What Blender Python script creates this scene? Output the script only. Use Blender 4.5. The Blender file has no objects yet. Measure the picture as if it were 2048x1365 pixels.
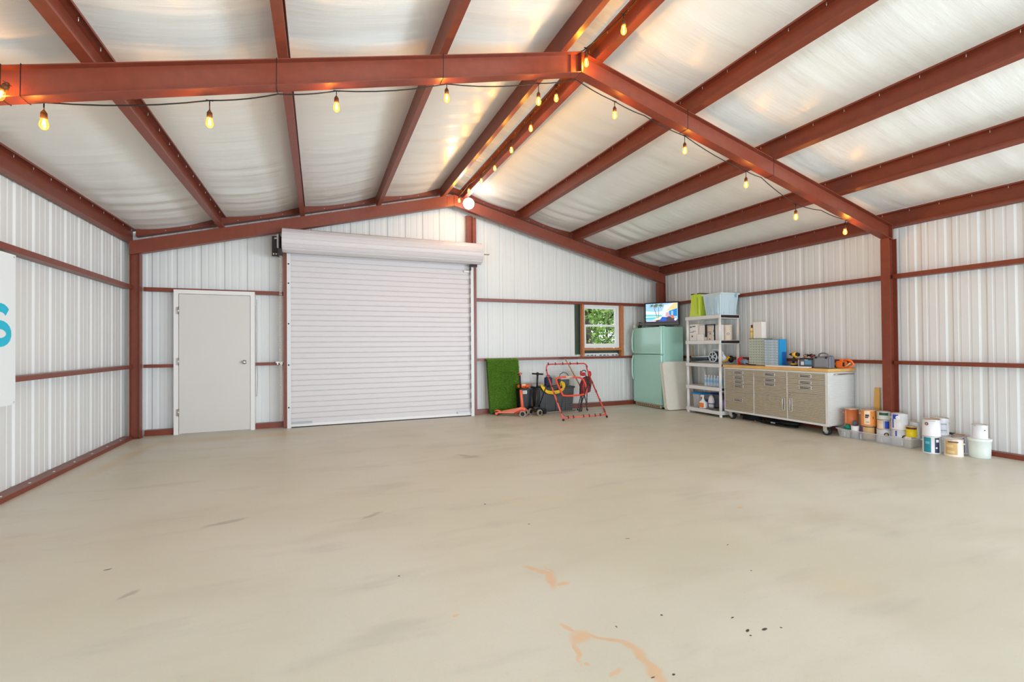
import bpy, bmesh, math, random
from mathutils import Vector, Matrix
PI = math.pi
random.seed(7)
scn = bpy.context.scene
COL = scn.collection
# ------------------------------------------------------------------ camera, world, light, exposure
def look_camera():
    f, yaw, pit, rol, H = 936.74, .3913, .0104, -.0078, 1.25
    fw = Vector((math.sin(yaw)*math.cos(pit), math.cos(yaw)*math.cos(pit), math.sin(pit)))
    rt = Vector((math.cos(yaw), -math.sin(yaw), 0)); up = rt.cross(fw)
    c, s = math.cos(rol), math.sin(rol)
    R = rt*c + up*s; U = -rt*s + up*c
    cd = bpy.data.cameras.new('camera'); cam = bpy.data.objects.new('camera', cd); COL.objects.link(cam)
    cd.sensor_width = 36; cd.lens = 36*f/2048; cd.clip_start = .05; cd.clip_end = 200
    M = Matrix((R, U, -fw)).transposed().to_4x4(); M.translation = Vector((0, 0, H))
    cam.matrix_world = M
    scn.camera = cam
look_camera()
w = bpy.data.worlds.new('world'); scn.world = w; w.use_nodes = True
nt = w.node_tree; bg = nt.nodes['Background']
bg.inputs[0].default_value = (.82, .91, 1.0, 1); bg.inputs[1].default_value = 2.2
scn.view_settings.view_transform = 'Standard'; scn.view_settings.look = 'None'
scn.view_settings.gamma = 1; scn.view_settings.use_curve_mapping = False
scn.view_settings.exposure = .12
scn.cycles.use_denoising = True
scn.cycles.max_bounces = 10; scn.cycles.diffuse_bounces = 6; scn.cycles.transparent_max_bounces = 16
scn.cycles.sample_clamp_indirect = 6
def area(name, loc, rot, sx, sy, power, col):
    l = bpy.data.lights.new(name, 'AREA'); l.shape = 'RECTANGLE'; l.size = sx; l.size_y = sy; l.energy = power; l.color = col
    o = bpy.data.objects.new(name, l); COL.objects.link(o); o.location = loc; o.rotation_euler = rot; return o
# daylight entering through the wide open bay end behind the camera and the open bay on the right of it
area('daylight_open_end', (7.0, -9.0, .9), (PI/2+.80, 0, .28), 11.0, 3.0, 1550, (.80, .92, 1.0))
area('daylight_side_bay', (9.8, -2.4, .7), (PI/2+.80, 0, math.radians(52)), 4.6, 2.4, 740, (.80, .92, 1.0))
area('added_fill_left', (-5.4, -2.4, .7), (PI/2+.80, 0, math.radians(-62)), 4.6, 2.4, 470, (.80, .92, 1.0))  # added fill lamp to brighten the right wall, no known opening there
# ------------------------------------------------------------------ materials
def srgb(r, g, b):
    f = lambda c: (c/255/12.92) if c/255 <= .04045 else ((c/255+.055)/1.055)**2.4
    return (f(r), f(g), f(b), 1)
MATS = {}
def mat(name, col, rough=.5, metal=0, spec=.5, noise=0, nscale=8, bump=0, bscale=60, emit=None, estr=0, alpha=1, trans=0, ior=1.45, coat=0):
    if name in MATS: return MATS[name]
    m = bpy.data.materials.new(name); m.use_nodes = True; t = m.node_tree; b = t.nodes['Principled BSDF']
    c = srgb(*col) if max(col) > 1 else (*col, 1)
    b.inputs['Base Color'].default_value = c; b.inputs['Roughness'].default_value = rough
    b.inputs['Metallic'].default_value = metal; b.inputs['Specular IOR Level'].default_value = spec
    b.inputs['Alpha'].default_value = alpha; b.inputs['Transmission Weight'].default_value = trans; b.inputs['IOR'].default_value = ior
    b.inputs['Coat Weight'].default_value = coat
    if emit: b.inputs['Emission Color'].default_value = srgb(*emit); b.inputs['Emission Strength'].default_value = estr
    tc = t.nodes.new('ShaderNodeTexCoord')
    if noise:
        n = t.nodes.new('ShaderNodeTexNoise'); n.inputs['Scale'].default_value = nscale; n.inputs['Detail'].default_value = 5
        t.links.new(tc.outputs['Object'], n.inputs['Vector'])
        mx = t.nodes.new('ShaderNodeMix'); mx.data_type = 'RGBA'; mx.blend_type = 'MULTIPLY'; mx.inputs[0].default_value = 1
        mr = t.nodes.new('ShaderNodeMapRange'); mr.inputs[1].default_value = .3; mr.inputs[2].default_value = .7
        mr.inputs[3].default_value = 1-noise; mr.inputs[4].default_value = 1+noise*.5
        t.links.new(n.outputs['Fac'], mr.inputs[0]); mx.inputs[6].default_value = c
        cb = t.nodes.new('ShaderNodeCombineColor')
        for i in range(3): t.links.new(mr.outputs[0], cb.inputs[i])
        t.links.new(cb.outputs[0], mx.inputs[7]); t.links.new(mx.outputs[2], b.inputs['Base Color'])
    if bump:
        n2 = t.nodes.new('ShaderNodeTexNoise'); n2.inputs['Scale'].default_value = bscale; n2.inputs['Detail'].default_value = 3
        t.links.new(tc.outputs['Object'], n2.inputs['Vector'])
        bp = t.nodes.new('ShaderNodeBump'); bp.inputs['Strength'].default_value = bump; bp.inputs['Distance'].default_value = .01
        t.links.new(n2.outputs['Fac'], bp.inputs['Height']); t.links.new(bp.outputs[0], b.inputs['Normal'])
    MATS[name] = m; return m
STEEL = mat('red_oxide_steel', (124, 57, 38), .40, spec=.6, noise=.12, nscale=14, bump=.05, bscale=180)
WALLM = mat('white_panel_metal', (221, 223, 222), .5, noise=.015, nscale=1.5)
WHITE = mat('white_paint', (226, 224, 222), .4)
DOORW = mat('door_paint', (208, 204, 200), .45, noise=.015, nscale=2)
SHUT = mat('shutter_paint', (208, 203, 205), .42)
BLACK = mat('black_plastic', (26, 26, 28), .45)
RUBBER = mat('black_rubber', (32, 32, 33), .75)
CHROME = mat('brushed_nickel', (200, 196, 190), .25, metal=1)
ZINC = mat('zinc_screw', (210, 208, 200), .35, metal=.6)
DKSTEEL = mat('dark_bracket_steel', (52, 44, 44), .5, metal=.3)
VINYL = mat('white_vinyl', (236, 238, 238), .35)
CORD = mat('black_cord', (24, 20, 18), .6)
# ------------------------------------------------------------------ mesh helpers
class MB:
    def __init__(s): s.bm = bmesh.new(); s.m = 0; s.sm = False
    def v(s, p): return s.bm.verts.new(p)
    def f(s, vs, smooth=None):
        try: fc = s.bm.faces.new(vs)
        except ValueError: return None
        fc.material_index = s.m; fc.smooth = s.sm if smooth is None else smooth; return fc
    def box(s, x0, y0, z0, x1, y1, z1, bev=0, M=None):
        P = [Vector((x, y, z)) for z in (z0, z1) for y in (y0, y1) for x in (x0, x1)]
        if M: P = [M @ p for p in P]
        vs = [s.v(p) for p in P]
        fs = [s.f([vs[i] for i in q], False) for q in ((0, 2, 3, 1), (4, 5, 7, 6), (0, 1, 5, 4), (2, 6, 7, 3), (0, 4, 6, 2), (1, 3, 7, 5))]
        if bev > 0:
            es = list({e for f_ in fs for e in f_.edges})
            r = bmesh.ops.bevel(s.bm, geom=es, offset=bev, segments=2, affect='EDGES', profile=.5, clamp_overlap=True)
            for f_ in r['faces']: f_.material_index = s.m
        return s
    def frame(s, p0, p1):
        d = (p1-p0).normalized(); a = Vector((0, 0, 1)) if abs(d.z) < .9 else Vector((1, 0, 0))
        u = d.cross(a).normalized(); return u, d.cross(u).normalized()
    def cyl(s, p0, p1, r0, r1=None, n=16, caps=True):
        p0, p1 = Vector(p0), Vector(p1); r1 = r0 if r1 is None else r1
        u, w_ = s.frame(p0, p1)
        R = [[s.v(p+u*r*math.cos(2*PI*i/n)+w_*r*math.sin(2*PI*i/n)) for i in range(n)] for p, r in ((p0, r0), (p1, r1))]
        for i in range(n): s.f([R[0][i], R[0][(i+1) % n], R[1][(i+1) % n], R[1][i]], True)
        if caps: s.f(R[0][::-1], False); s.f(R[1], False)
        return s
    def tube(s, pts, r, n=8, closed=False):
        pts = [Vector(p) for p in pts]; N = len(pts); rings = []; pu = None
        for k, p in enumerate(pts):
            a = pts[(k-1) % N] if (closed or k) else p; b = pts[(k+1) % N] if (closed or k < N-1) else p
            d = (b-a).normalized()
            if pu is None: u, _ = s.frame(a, b)
            else:
                u = pu-d*pu.dot(d)
                if u.length < 1e-6: u, _ = s.frame(a, b)
                u.normalize()
            pu = u; w_ = d.cross(u); rr = r(k/(N-1)) if callable(r) else r
            rings.append([s.v(p+u*rr*math.cos(2*PI*i/n)+w_*rr*math.sin(2*PI*i/n)) for i in range(n)])
        for k in range(N if closed else N-1):
            A, B = rings[k], rings[(k+1) % N]
            for i in range(n): s.f([A[i], A[(i+1) % n], B[(i+1) % n], B[i]], True)
        if not closed: s.f(rings[0][::-1], False); s.f(rings[-1], False)
        return s
    def lathe(s, prof, c=(0, 0, 0), n=24, M=None, smooth=True):
        c = Vector(c); rings = []
        for r, z in prof:
            if r < 1e-5: p = c+Vector((0, 0, z)); rings.append([s.v(M @ p if M else p)])
            else:
                ring = []
                for i in range(n):
                    p = c+Vector((r*math.cos(2*PI*i/n), r*math.sin(2*PI*i/n), z)); ring.append(s.v(M @ p if M else p))
                rings.append(ring)
        for A, B in zip(rings, rings[1:]):
            for i in range(n):
                j = (i+1) % n
                if len(A) == 1 and len(B) == 1: continue
                if len(A) == 1: s.f([A[0], B[j], B[i]], smooth)
                elif len(B) == 1: s.f([A[i], A[j], B[0]], smooth)
                else: s.f([A[i], A[j], B[j], B[i]], smooth)
        return s
    def prism(s, poly, a, b, fn, smooth=False):
        """poly: 2d points; fn(p, t) -> 3d point for t in a..b"""
        A = [s.v(fn(p, a)) for p in poly]; B = [s.v(fn(p, b)) for p in poly]; n = len(poly)
        for i in range(n): s.f([A[i], A[(i+1) % n], B[(i+1) % n], B[i]], smooth)
        s.f(A[::-1], False); s.f(B, False); return s
    def ball(s, c, rx, ry=None, rz=None, n=16, m=10, M=None):
        ry = rx if ry is None else ry; rz = rx if rz is None else rz
        c = Vector(c); rings = []
        for k in range(m+1):
            a = PI*k/m; ring = []
            cnt = 1 if k in (0, m) else n
            for i in range(cnt):
                p = c+Vector((rx*math.sin(a)*math.cos(2*PI*i/n), ry*math.sin(a)*math.sin(2*PI*i/n), rz*math.cos(a)))
                ring.append(s.v(M @ p if M else p))
            rings.append(ring)
        for A, B in zip(rings, rings[1:]):
            for i in range(n):
                j = (i+1) % n
                if len(A) == 1: s.f([A[0], B[i], B[j]], True)
                elif len(B) == 1: s.f([A[i], B[0], A[j]], True)
                else: s.f([A[i], B[i], B[j], A[j]], True)
        return s
    def build(s, name, mats, parent=None, world=True, recalc=True):
        if recalc: bmesh.ops.recalc_face_normals(s.bm, faces=s.bm.faces[:])
        me = bpy.data.meshes.new(name)
        o = bpy.data.objects.new(name, me); COL.objects.link(o)
        if parent is not None:
            o.parent = parent
            if world:
                T = wmat(parent).inverted(); s.bm.transform(T)
        else:
            vs = s.bm.verts
            lo = Vector([min(v.co[i] for v in vs) for i in range(3)]); hi = Vector([max(v.co[i] for v in vs) for i in range(3)])
            c = Vector(((lo.x+hi.x)/2, (lo.y+hi.y)/2, lo.z)); s.bm.transform(Matrix.Translation(-c)); o.location = c
        s.bm.to_mesh(me); s.bm.free()
        for m_ in (mats if isinstance(mats, (list, tuple)) else [mats]): me.materials.append(m_)
        return o
def wmat(o):
    M = Matrix.LocRotScale(o.location, o.rotation_euler, None)
    return wmat(o.parent) @ M if o.parent else M
def thing(name, label, cat, loc=(0, 0, 0), rotz=0, group=None):
    o = bpy.data.objects.new(name, None); COL.objects.link(o); o.location = loc; o.rotation_euler = (0, 0, rotz)
    o.empty_display_size = .1; o['label'] = label; o['category'] = cat
    if group: o['group'] = group
    return o
def tag(o, label, cat, group=None):
    o['label'] = label; o['category'] = cat
    if group: o['group'] = group
    return o
def struct(o): o['kind'] = 'structure'; return o
def copy_tree(o, parent=None):
    c = o.copy(); COL.objects.link(c)
    if parent: c.parent = parent
    for ch in list(o.children): copy_tree(ch, c)
    return c
# ------------------------------------------------------------------ dimensions
RX, SL = 2.22, .2545                       # ridge x, roof slope
XL, XR, YF, YB = -2.50, 6.93, 8.30, -4.0   # wall panels
def rb(x): return 3.735-SL*abs(x-RX)       # rafter underside
def rt_(x): return 3.925-SL*abs(x-RX)      # rafter top = purlin underside
def rc(x): return 4.125-SL*abs(x-RX)       # insulation plane
G1, G2 = (.975, 1.02), (2.077, 2.132)      # girt heights
# ------------------------------------------------------------------ floor
def floor_material():
    m = bpy.data.materials.new('polished_concrete'); m.use_nodes = True; t = m.node_tree; b = t.nodes['Principled BSDF']
    N, L = t.nodes.new, t.links.new
    tc = N('ShaderNodeTexCoord'); geo = N('ShaderNodeNewGeometry')
    def noise(scale, detail=4, vec=None, rough=.55, sc3=None):
        n = N('ShaderNodeTexNoise'); n.inputs['Scale'].default_value = scale; n.inputs['Detail'].default_value = detail; n.inputs['Roughness'].default_value = rough
        src = geo.outputs['Position']
        if sc3:
            mp = N('ShaderNodeMapping'); mp.inputs['Scale'].default_value = sc3; mp.inputs['Rotation'].default_value = (0, 0, .5); L(src, mp.inputs[0]); src = mp.outputs[0]
        L(src, n.inputs['Vector']); return n
    def ramp(fac, a, b_, c0, c1):
        r = N('ShaderNodeMapRange'); r.inputs[1].default_value = a; r.inputs[2].default_value = b_; r.inputs[3].default_value = c0; r.inputs[4].default_value = c1; r.interpolation_type = 'SMOOTHSTEP'
        L(fac, r.inputs[0]); return r.outputs[0]
    def mix(fac, A, B):
        x = N('ShaderNodeMix'); x.data_type = 'RGBA'
        if isinstance(fac, float): x.inputs[0].default_value = fac
        else: L(fac, x.inputs[0])
        for s_, k in ((A, 6), (B, 7)):
            if isinstance(s_, tuple): x.inputs[k].default_value = s_
            else: L(s_, x.inputs[k])
        return x.outputs[2]
    base = mix(ramp(noise(.55, 6).outputs[0], .38, .62, 0, 1), srgb(206, 202, 184), srgb(213, 210, 197))
    base = mix(ramp(noise(1.7, 6, sc3=(.5, 1.6, 1)).outputs[0], .5, .72, 0, .5), base, srgb(196, 190, 174))
    base = mix(ramp(noise(3.2, 8, sc3=(.35, 1.4, 1)).outputs[0], .55, .72, 0, .45), base, srgb(190, 186, 176))
    base = mix(ramp(noise(60, 3).outputs[0], .55, .8, 0, .25), base, srgb(188, 182, 168))
    base = mix(ramp(noise(.9, 5).outputs[0], .6, .72, 0, .3), base, srgb(218, 200, 172))
    # distorted coordinates for the stains
    dn = N('ShaderNodeTexNoise'); dn.inputs['Scale'].default_value = 14; dn.inputs['Detail'].default_value = 5; L(geo.outputs['Position'], dn.inputs['Vector'])
    sb = N('ShaderNodeVectorMath'); sb.operation = 'SUBTRACT'; sb.inputs[1].default_value = (.5, .5, .5); L(dn.outputs['Color'], sb.inputs[0])
    scv = N('ShaderNodeVectorMath'); scv.operation = 'SCALE'; scv.inputs['Scale'].default_value = .055; L(sb.outputs[0], scv.inputs[0])
    ad = N('ShaderNodeVectorMath'); ad.operation = 'ADD'; L(geo.outputs['Position'], ad.inputs[0]); L(scv.outputs[0], ad.inputs[1])
    def blobs(lst, soft, vec):
        out = None
        for (x, y, a, rx, ry) in lst:
            mp = N('ShaderNodeMapping'); mp.vector_type = 'TEXTURE'; mp.inputs['Location'].default_value = (x, y, 0)
            mp.inputs['Rotation'].default_value = (0, 0, a); mp.inputs['Scale'].default_value = (rx, ry, 1); L(vec, mp.inputs[0])
            ln = N('ShaderNodeVectorMath'); ln.operation = 'LENGTH'; L(mp.outputs[0], ln.inputs[0])
            v = ramp(ln.outputs['Value'], 1+soft, 1-soft, 0, 1)
            if out is None: out = v
            else:
                mxm = N('ShaderNodeMath'); mxm.operation = 'MAXIMUM'; L(out, mxm.inputs[0]); L(v, mxm.inputs[1]); out = mxm.outputs[0]
        return out
    def seg(x0, y0, x1, y1, r): return ((x0+x1)/2, (y0+y1)/2, math.atan2(y1-y0, x1-x0), math.hypot(x1-x0, y1-y0)/2+r, r)
    orange = [seg(1.08, 2.43, 1.13, 2.36, .018), seg(1.12, 2.37, 1.17, 2.30, .02), seg(1.16, 2.30, 1.12, 2.19, .026), seg(1.17, 2.38, 1.19, 2.31, .007),
              seg(1.0, 1.87, 1.03, 1.80, .01), seg(1.02, 1.76, 1.05, 1.76, .036), seg(1.05, 1.79, 1.12, 1.71, .013), seg(1.11, 1.72, 1.18, 1.66, .012),
              seg(1.17, 1.66, 1.205, 1.59, .014), seg(1.20, 1.60, 1.19, 1.50, .02), seg(1.19, 1.52, 1.17, 1.40, .026), seg(.99, 1.74, .95, 1.62, .011),
              (1.04, 1.52, .3, .028, .014), (.97, 1.60, 0, .012, .010), (.584, 2.124, 0, .012, .014), (2.979, 2.667, .3, .03, .014), (1.18, 2.19, .2, .04, .02)]
    om = blobs(orange, .45, ad.outputs[0])
    mm = N('ShaderNodeMath'); mm.operation = 'MULTIPLY'; L(om, mm.inputs[0]); mm.inputs[1].default_value = .8
    base = mix(mm.outputs[0], base, srgb(222, 184, 146))
    dark = [(1.724, 1.512, .4, .014, .006), (1.707, 1.482, 0, .006, .004), (1.80, 1.49, .1, .016, .007), (1.743, 1.61, .2, .010, .004), (1.877, 1.47, 0, .005, .005),
            (1.837, 2.525, -.3, .016, .004), (1.46, 1.753, 0, .006, .006), (1.238, 1.422, .2, .007, .005), (1.156, 1.44, 0, .009, .003), (1.357, 3.003, 0, .010, .005),
            (1.21, 3.519, 0, .008, .010), (1.216, 1.76, 0, .003, .008), (-1.11, 3.342, .2, .02, .006), (.40, 2.61, 0, .006, .006), (2.2, 1.9, 0, .005, .005), (2.35, 2.2, .4, .012, .003)]
    dm = blobs(dark, .3, ad.outputs[0] if False else geo.outputs['Position'])
    base = mix(dm, base, srgb(70, 62, 54))
    grey = [seg(1.50, 5.22, 1.62, 5.04, .035), (1.58, 5.08, 0, .09, .05), (.365, 3.627, .6, .08, .02), (-.9, 2.96, .9, .05, .016), (-.62, 3.9, .3, .12, .03)]
    gm = blobs(grey, .5, ad.outputs[0])
    g2 = N('ShaderNodeMath'); g2.operation = 'MULTIPLY'; L(gm, g2.inputs[0]); g2.inputs[1].default_value = .55
    base = mix(g2.outputs[0], base, srgb(150, 146, 138))
    rust = blobs([(-1.0, 7.55, 0, 1.1, .18), (-2.05, 6.6, 1.5, .9, .08)], .6, ad.outputs[0])
    g3 = N('ShaderNodeMath'); g3.operation = 'MULTIPLY'; L(rust, g3.inputs[0]); g3.inputs[1].default_value = .4
    base = mix(g3.outputs[0], base, srgb(206, 178, 128))
    L(base, b.inputs['Base Color'])
    L(ramp(noise(2.2, 5).outputs[0], .3, .7, .34, .55), b.inputs['Roughness'])
    bp = N('ShaderNodeBump'); bp.inputs['Strength'].default_value = .12; bp.inputs['Distance'].default_value = .006
    L(noise(35, 6).outputs[0], bp.inputs['Height']); L(bp.outputs[0], b.inputs['Normal'])
    return m
b = MB(); b.box(-2.75, YB, -.12, 7.2, 8.45, 0); struct(b.build('floor', floor_material()))
# ------------------------------------------------------------------ ribbed wall panels
PIT = .3048
def rib_depth(a):
    """distance the panel stands back behind its main plane, as seen from inside"""
    t = a % PIT
    pts = [(0, .013), (.022, .013), (.040, 0), (.098, 0), (.106, .003), (.122, .003), (.130, 0), (.196, 0), (.204, .003), (.220, .003), (.228, 0), (.265, 0), (.283, .013), (PIT, .013)]
    for (x0, d0), (x1, d1) in zip(pts, pts[1:]):
        if x0 <= t <= x1: return d0+(d1-d0)*(t-x0)/(x1-x0)
    return 0
BRK = [0, .022, .040, .098, .106, .122, .130, .196, .204, .220, .228, .265, .283]
def ribbed(a0, a1, off, ztop, place, holes=(), z0=0.0, extra=()):
    xs = {a0, a1, *extra}
    k = math.floor((a0-off)/PIT)-1
    while off+k*PIT < a1+PIT:
        for q in BRK:
            x = off+k*PIT+q
            if a0 < x < a1: xs.add(x)
        k += 1
    for h in holes: xs |= {h[0], h[1]}
    xs = sorted(xs); mb = MB()
    for x0, x1 in zip(xs, xs[1:]):
        if x1-x0 < 1e-5: continue
        xm = (x0+x1)/2; d0 = rib_depth(x0-off); d1 = rib_depth(x1-off)
        segs = [(z0, None)]
        for h in holes:
            if h[0] < xm < h[1]:
                ns = []
                for (s0, s1) in segs:
                    e = 1e9 if s1 is None else s1
                    if h[2] > s0: ns.append((s0, h[2]))
                    if h[3] < e: ns.append((h[3], s1))
                segs = ns
        for s0, s1 in segs:
            t0 = ztop(x0) if s1 is None else s1; t1 = ztop(x1) if s1 is None else s1
            vs = [mb.v(place(x0, d0, s0)), mb.v(place(x1, d1, s0)), mb.v(place(x1, d1, t1)), mb.v(place(x0, d0, t0))]
            mb.f(vs, False)
    return mb
WIN = (4.80, 6.0, 1.05, 2.09)
far_h = [(-1.90, -.95, -1, 2.09), (-.42, 2.55, -1, 2.80), WIN]
mb = ribbed(XL, XR, -1.36, lambda x: rc(x)+.09, lambda x, d, z: (x, YF+d, z), far_h, extra=(RX,))
struct(mb.build('wall_far', WALLM, recalc=False))
mb = ribbed(YB, YF, .02, lambda y: rc(XL)+.02, lambda y, d, z: (XL-d, y, z), [(-3.6, .9, -1, 2.5)]); struct(mb.build('wall_left', WALLM, recalc=False))  # left opening added to let the fill lamp reach in
mb = ribbed(YB, YF, .11, lambda y: rc(XR)+.02, lambda y, d, z: (XR+d, y, z), [(-3.6, 1.2, -1, 2.5)]); struct(mb.build('wall_right', WALLM, recalc=False))
# ------------------------------------------------------------------ roof insulation (sagging white vinyl), one mesh per slope
def vinyl_material():
    m = bpy.data.materials.new('white_vinyl_insulation'); m.use_nodes = True; t = m.node_tree; b = t.nodes['Principled BSDF']; N, L = t.nodes.new, t.links.new
    b.inputs['Base Color'].default_value = srgb(240, 241, 237); b.inputs['Roughness'].default_value = .3
    geo = N('ShaderNodeNewGeometry'); mp = N('ShaderNodeMapping'); mp.inputs['Scale'].default_value = (.9, 9, .9); L(geo.outputs['Position'], mp.inputs[0])
    n = N('ShaderNodeTexNoise'); n.inputs['Scale'].default_value = 1.6; n.inputs['Detail'].default_value = 4; L(mp.outputs[0], n.inputs['Vector'])
    bp = N('ShaderNodeBump'); bp.inputs['Strength'].default_value = .3; bp.inputs['Distance'].default_value = .014; L(n.outputs[0], bp.inputs['Height']); L(bp.outputs[0], b.inputs['Normal'])
    return m
VM = vinyl_material()
from mathutils import noise as mn
OFFS = [.19, 1.29, 2.45, 3.54, 4.65]
mb = MB(); mb.sm = True
def wr(x, y):
    curve = y+.10*math.sin((x*1.7)+.4*math.sin(y*.7))
    a = mn.noise(Vector((x*.35, curve*5.5, 3.3)))*.007+mn.noise(Vector((x*.5, curve*14, 9.1)))*.0022
    return a*(1.0+1.2*max(0, (y-2)/6))*(.35+.65*max(0, mn.noise(Vector((x*.4, y*.5, 1.7)))+.45))
for sgn in (-1, 1):
    edges = [(.19, 1.29), (1.29, 2.45), (2.45, 3.54), (3.54, 4.625)]
    for e0, e1 in edges:
        nx, ny = 12, 330
        grid = []
        for i in range(nx+1):
            t = i/nx; o_ = e0+(e1-e0)*t; x = RX+sgn*o_; row = []; hi_ = 4.618 if e1 > 4.6 else e1-.04; tt = min(1, max(0, (o_-e0-.032)/(hi_-e0-.032)))
            for j in range(ny+1):
                y = YB+(YF+.02-YB)*j/ny
                env = max(0, math.sin(PI*tt))
                z = rc(x)+.003-.05*env**.8+wr(x, y)*env**.5*1.6
                row.append(mb.v((x, y, z)))
            grid.append(row)
        for i in range(nx):
            for j in range(ny): mb.f([grid[i][j], grid[i+1][j], grid[i+1][j+1], grid[i][j+1]])
struct(mb.build('ceiling', VM, recalc=False))
for sgn, x1_ in ((-1, XL-.03), (1, XR+.03)):
    mb = MB(); xa = RX+sgn*4.69; mb.box(min(xa, x1_), YB, rc(xa)+.012, max(xa, x1_), YF, rc(xa)+.03); struct(mb.build('eave_light_stop', WALLM))  # unseen strip added to stop sky light leaking between strut and wall
# exposed roof sheet between the two ridge purlins, ribs across; folded insulation edge
mb = MB()
for sgn in (-1, 1):
    n = int((YF-YB)/.02)
    for j in range(n):
        y0 = YB+j*.02; y1 = y0+.02
        dd = lambda y: .02 if (y % .3048) < .06 else (.008 if (y % .1016) < .025 else 0)
        xa, xb = RX, RX+sgn*.30
        mb.f([mb.v((xa, y0, 4.205+dd(y0))), mb.v((xb, y0, 4.205-.30*SL+dd(y0))), mb.v((xb, y1, 4.205-.30*SL+dd(y1))), mb.v((xa, y1, 4.205+dd(y1)))])
tag(mb.build('ridge_roof_sheet', mat('galvalume', (226, 224, 216), .38, metal=.0)), 'exposed ribbed roof sheet running along the ridge between two purlins', 'roof sheet')
mb = MB(); mb.box(RX-.19+.075, YB, 4.06, RX-.19+.165, 8.15, 4.075); mb.box(RX-.19+.004, YB, 4.066, RX-.19+.08, 8.15, 4.076)
tag(mb.build('insulation_edge', mat('insulation_edge', (232, 232, 232), .35, noise=.05, nscale=20, bump=.6, bscale=14)), 'folded white vinyl edge of roof insulation beside the ridge', 'insulation')
# ------------------------------------------------------------------ steel frame
def isec(y0, y1, h, tf=.007, tw=.006):
    ym = (y0+y1)/2
    return [(y0, 0), (y1, 0), (y1, tf), (ym+tw/2, tf), (ym+tw/2, h-tf), (y1, h-tf), (y1, h), (y0, h), (y0, h-tf), (ym-tw/2, h-tf), (ym-tw/2, tf), (y0, tf)]
def csec(w_, h, lip=.018, t=.004):
    """web at 0, flanges to w_, returned (u, z)"""
    return [(0, 0), (w_, 0), (w_, lip), (w_-t, lip), (w_-t, t), (t, t), (t, h-t), (w_-t, h-t), (w_-t, h-lip), (w_, h-lip), (w_, h), (0, h)]
rf = thing('roof_rafter', 'red-oxide steel I-beam rafter crossing the roof in the foreground', 'rafter', (RX, 3.71, 3.6))
for sgn, xe in ((-1, XL+.06), (1, 6.79)):
    mb = MB(); mb.prism(isec(3.66, 3.76, .19), RX, xe, lambda p, x: (x, p[0], rb(x)+p[1])); mb.build('rafter_beam', STEEL, rf)
mb = MB(); mb.box(RX-.007, 3.655, 3.73, RX+.007, 3.765, 3.93); mb.build('splice_plate', STEEL, rf); mb = MB(); mb.box(RX-.10, 3.69, 3.705, RX-.095, 3.703, 3.91)
mb.build('stiffener', STEEL, rf)
mb = MB(); mb.box(6.783, 3.665, 2.585, 6.795, 3.755, 2.78); mb.build('end_plate', STEEL, rf)
rf2 = thing('roof_rafter', 'red-oxide steel rafter against the far gable wall', 'rafter', (RX, 8.04, 3.6))
def cfar(h=.19, t=.005): return [(7.99, 0), (8.09, 0), (8.09, t), (7.995, t), (7.995, h-t), (8.09, h-t), (8.09, h), (7.99, h)]
for sgn, xe in ((-1, -2.42), (1, 6.86)):
    mb = MB(); mb.prism(cfar(), RX, xe, lambda p, x: (x, p[0], rb(x)+p[1])); mb.build('rafter_beam', STEEL, rf2)
mb = MB(); mb.box(RX-.006, 7.98, 3.73, RX+.006, 8.095, 3.93); mb.build('splice_plate', STEEL, rf2); mb = MB(); mb.box(RX-.13, 7.985, 3.75, RX-.125, 7.989, 3.90); mb.build('stiffener', STEEL, rf2)
# columns
def column(x0, x1, y0, y1, z1, label):
    c = thing('steel_column', label, 'column', ((x0+x1)/2, (y0+y1)/2, 0))
    mb = MB(); t = .008; ym = (y0+y1)/2
    mb.box(x0, y0, 0, x0+t, y1, z1); mb.box(x1-t, y0, 0, x1, y1, z1); mb.box(x0+t, ym-.003, 0, x1-t, ym+.003, z1); mb.build('column_shaft', STEEL, c)
    mb = MB(); mb.box(x0-.02, y0-.015, 0, x1+.005, y1+.015, .012)
    mb.build('base_plate', STEEL, c); return c
column(6.72, 6.88, 3.67, 3.77, 2.59, 'red-brown steel column on the right wall beside the paint cans')
column(-2.42, -2.30, 7.99, 8.09, 2.575, 'dark red steel column in the far left corner')
column(6.68, 6.86, 7.99, 8.09, 2.575, 'dark red steel column in the far right corner behind the television')
column(-2.45, -2.30, 3.66, 3.76, 2.56, 'red steel column on the left wall under the left end of the foreground rafter')
# gable post to the ridge right of the shutter
mb = MB(); mb.box(2.60, 8.14, 0, 2.605, 8.24, 3.62); mb.box(2.605, 8.14, 0, 2.665, 8.145, 3.60); mb.box(2.605, 8.235, 0, 2.665, 8.24, 3.6); mb.box(2.50, 8.20, 2.7, 2.60, 8.205, 3.64); mb.box(2.50, 8.19, 2.7, 2.505, 8.24, 3.64)
tag(mb.build('gable_post', STEEL), 'upright red-brown post from the roll-up shutter edge to the far rafter', 'post')
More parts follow.
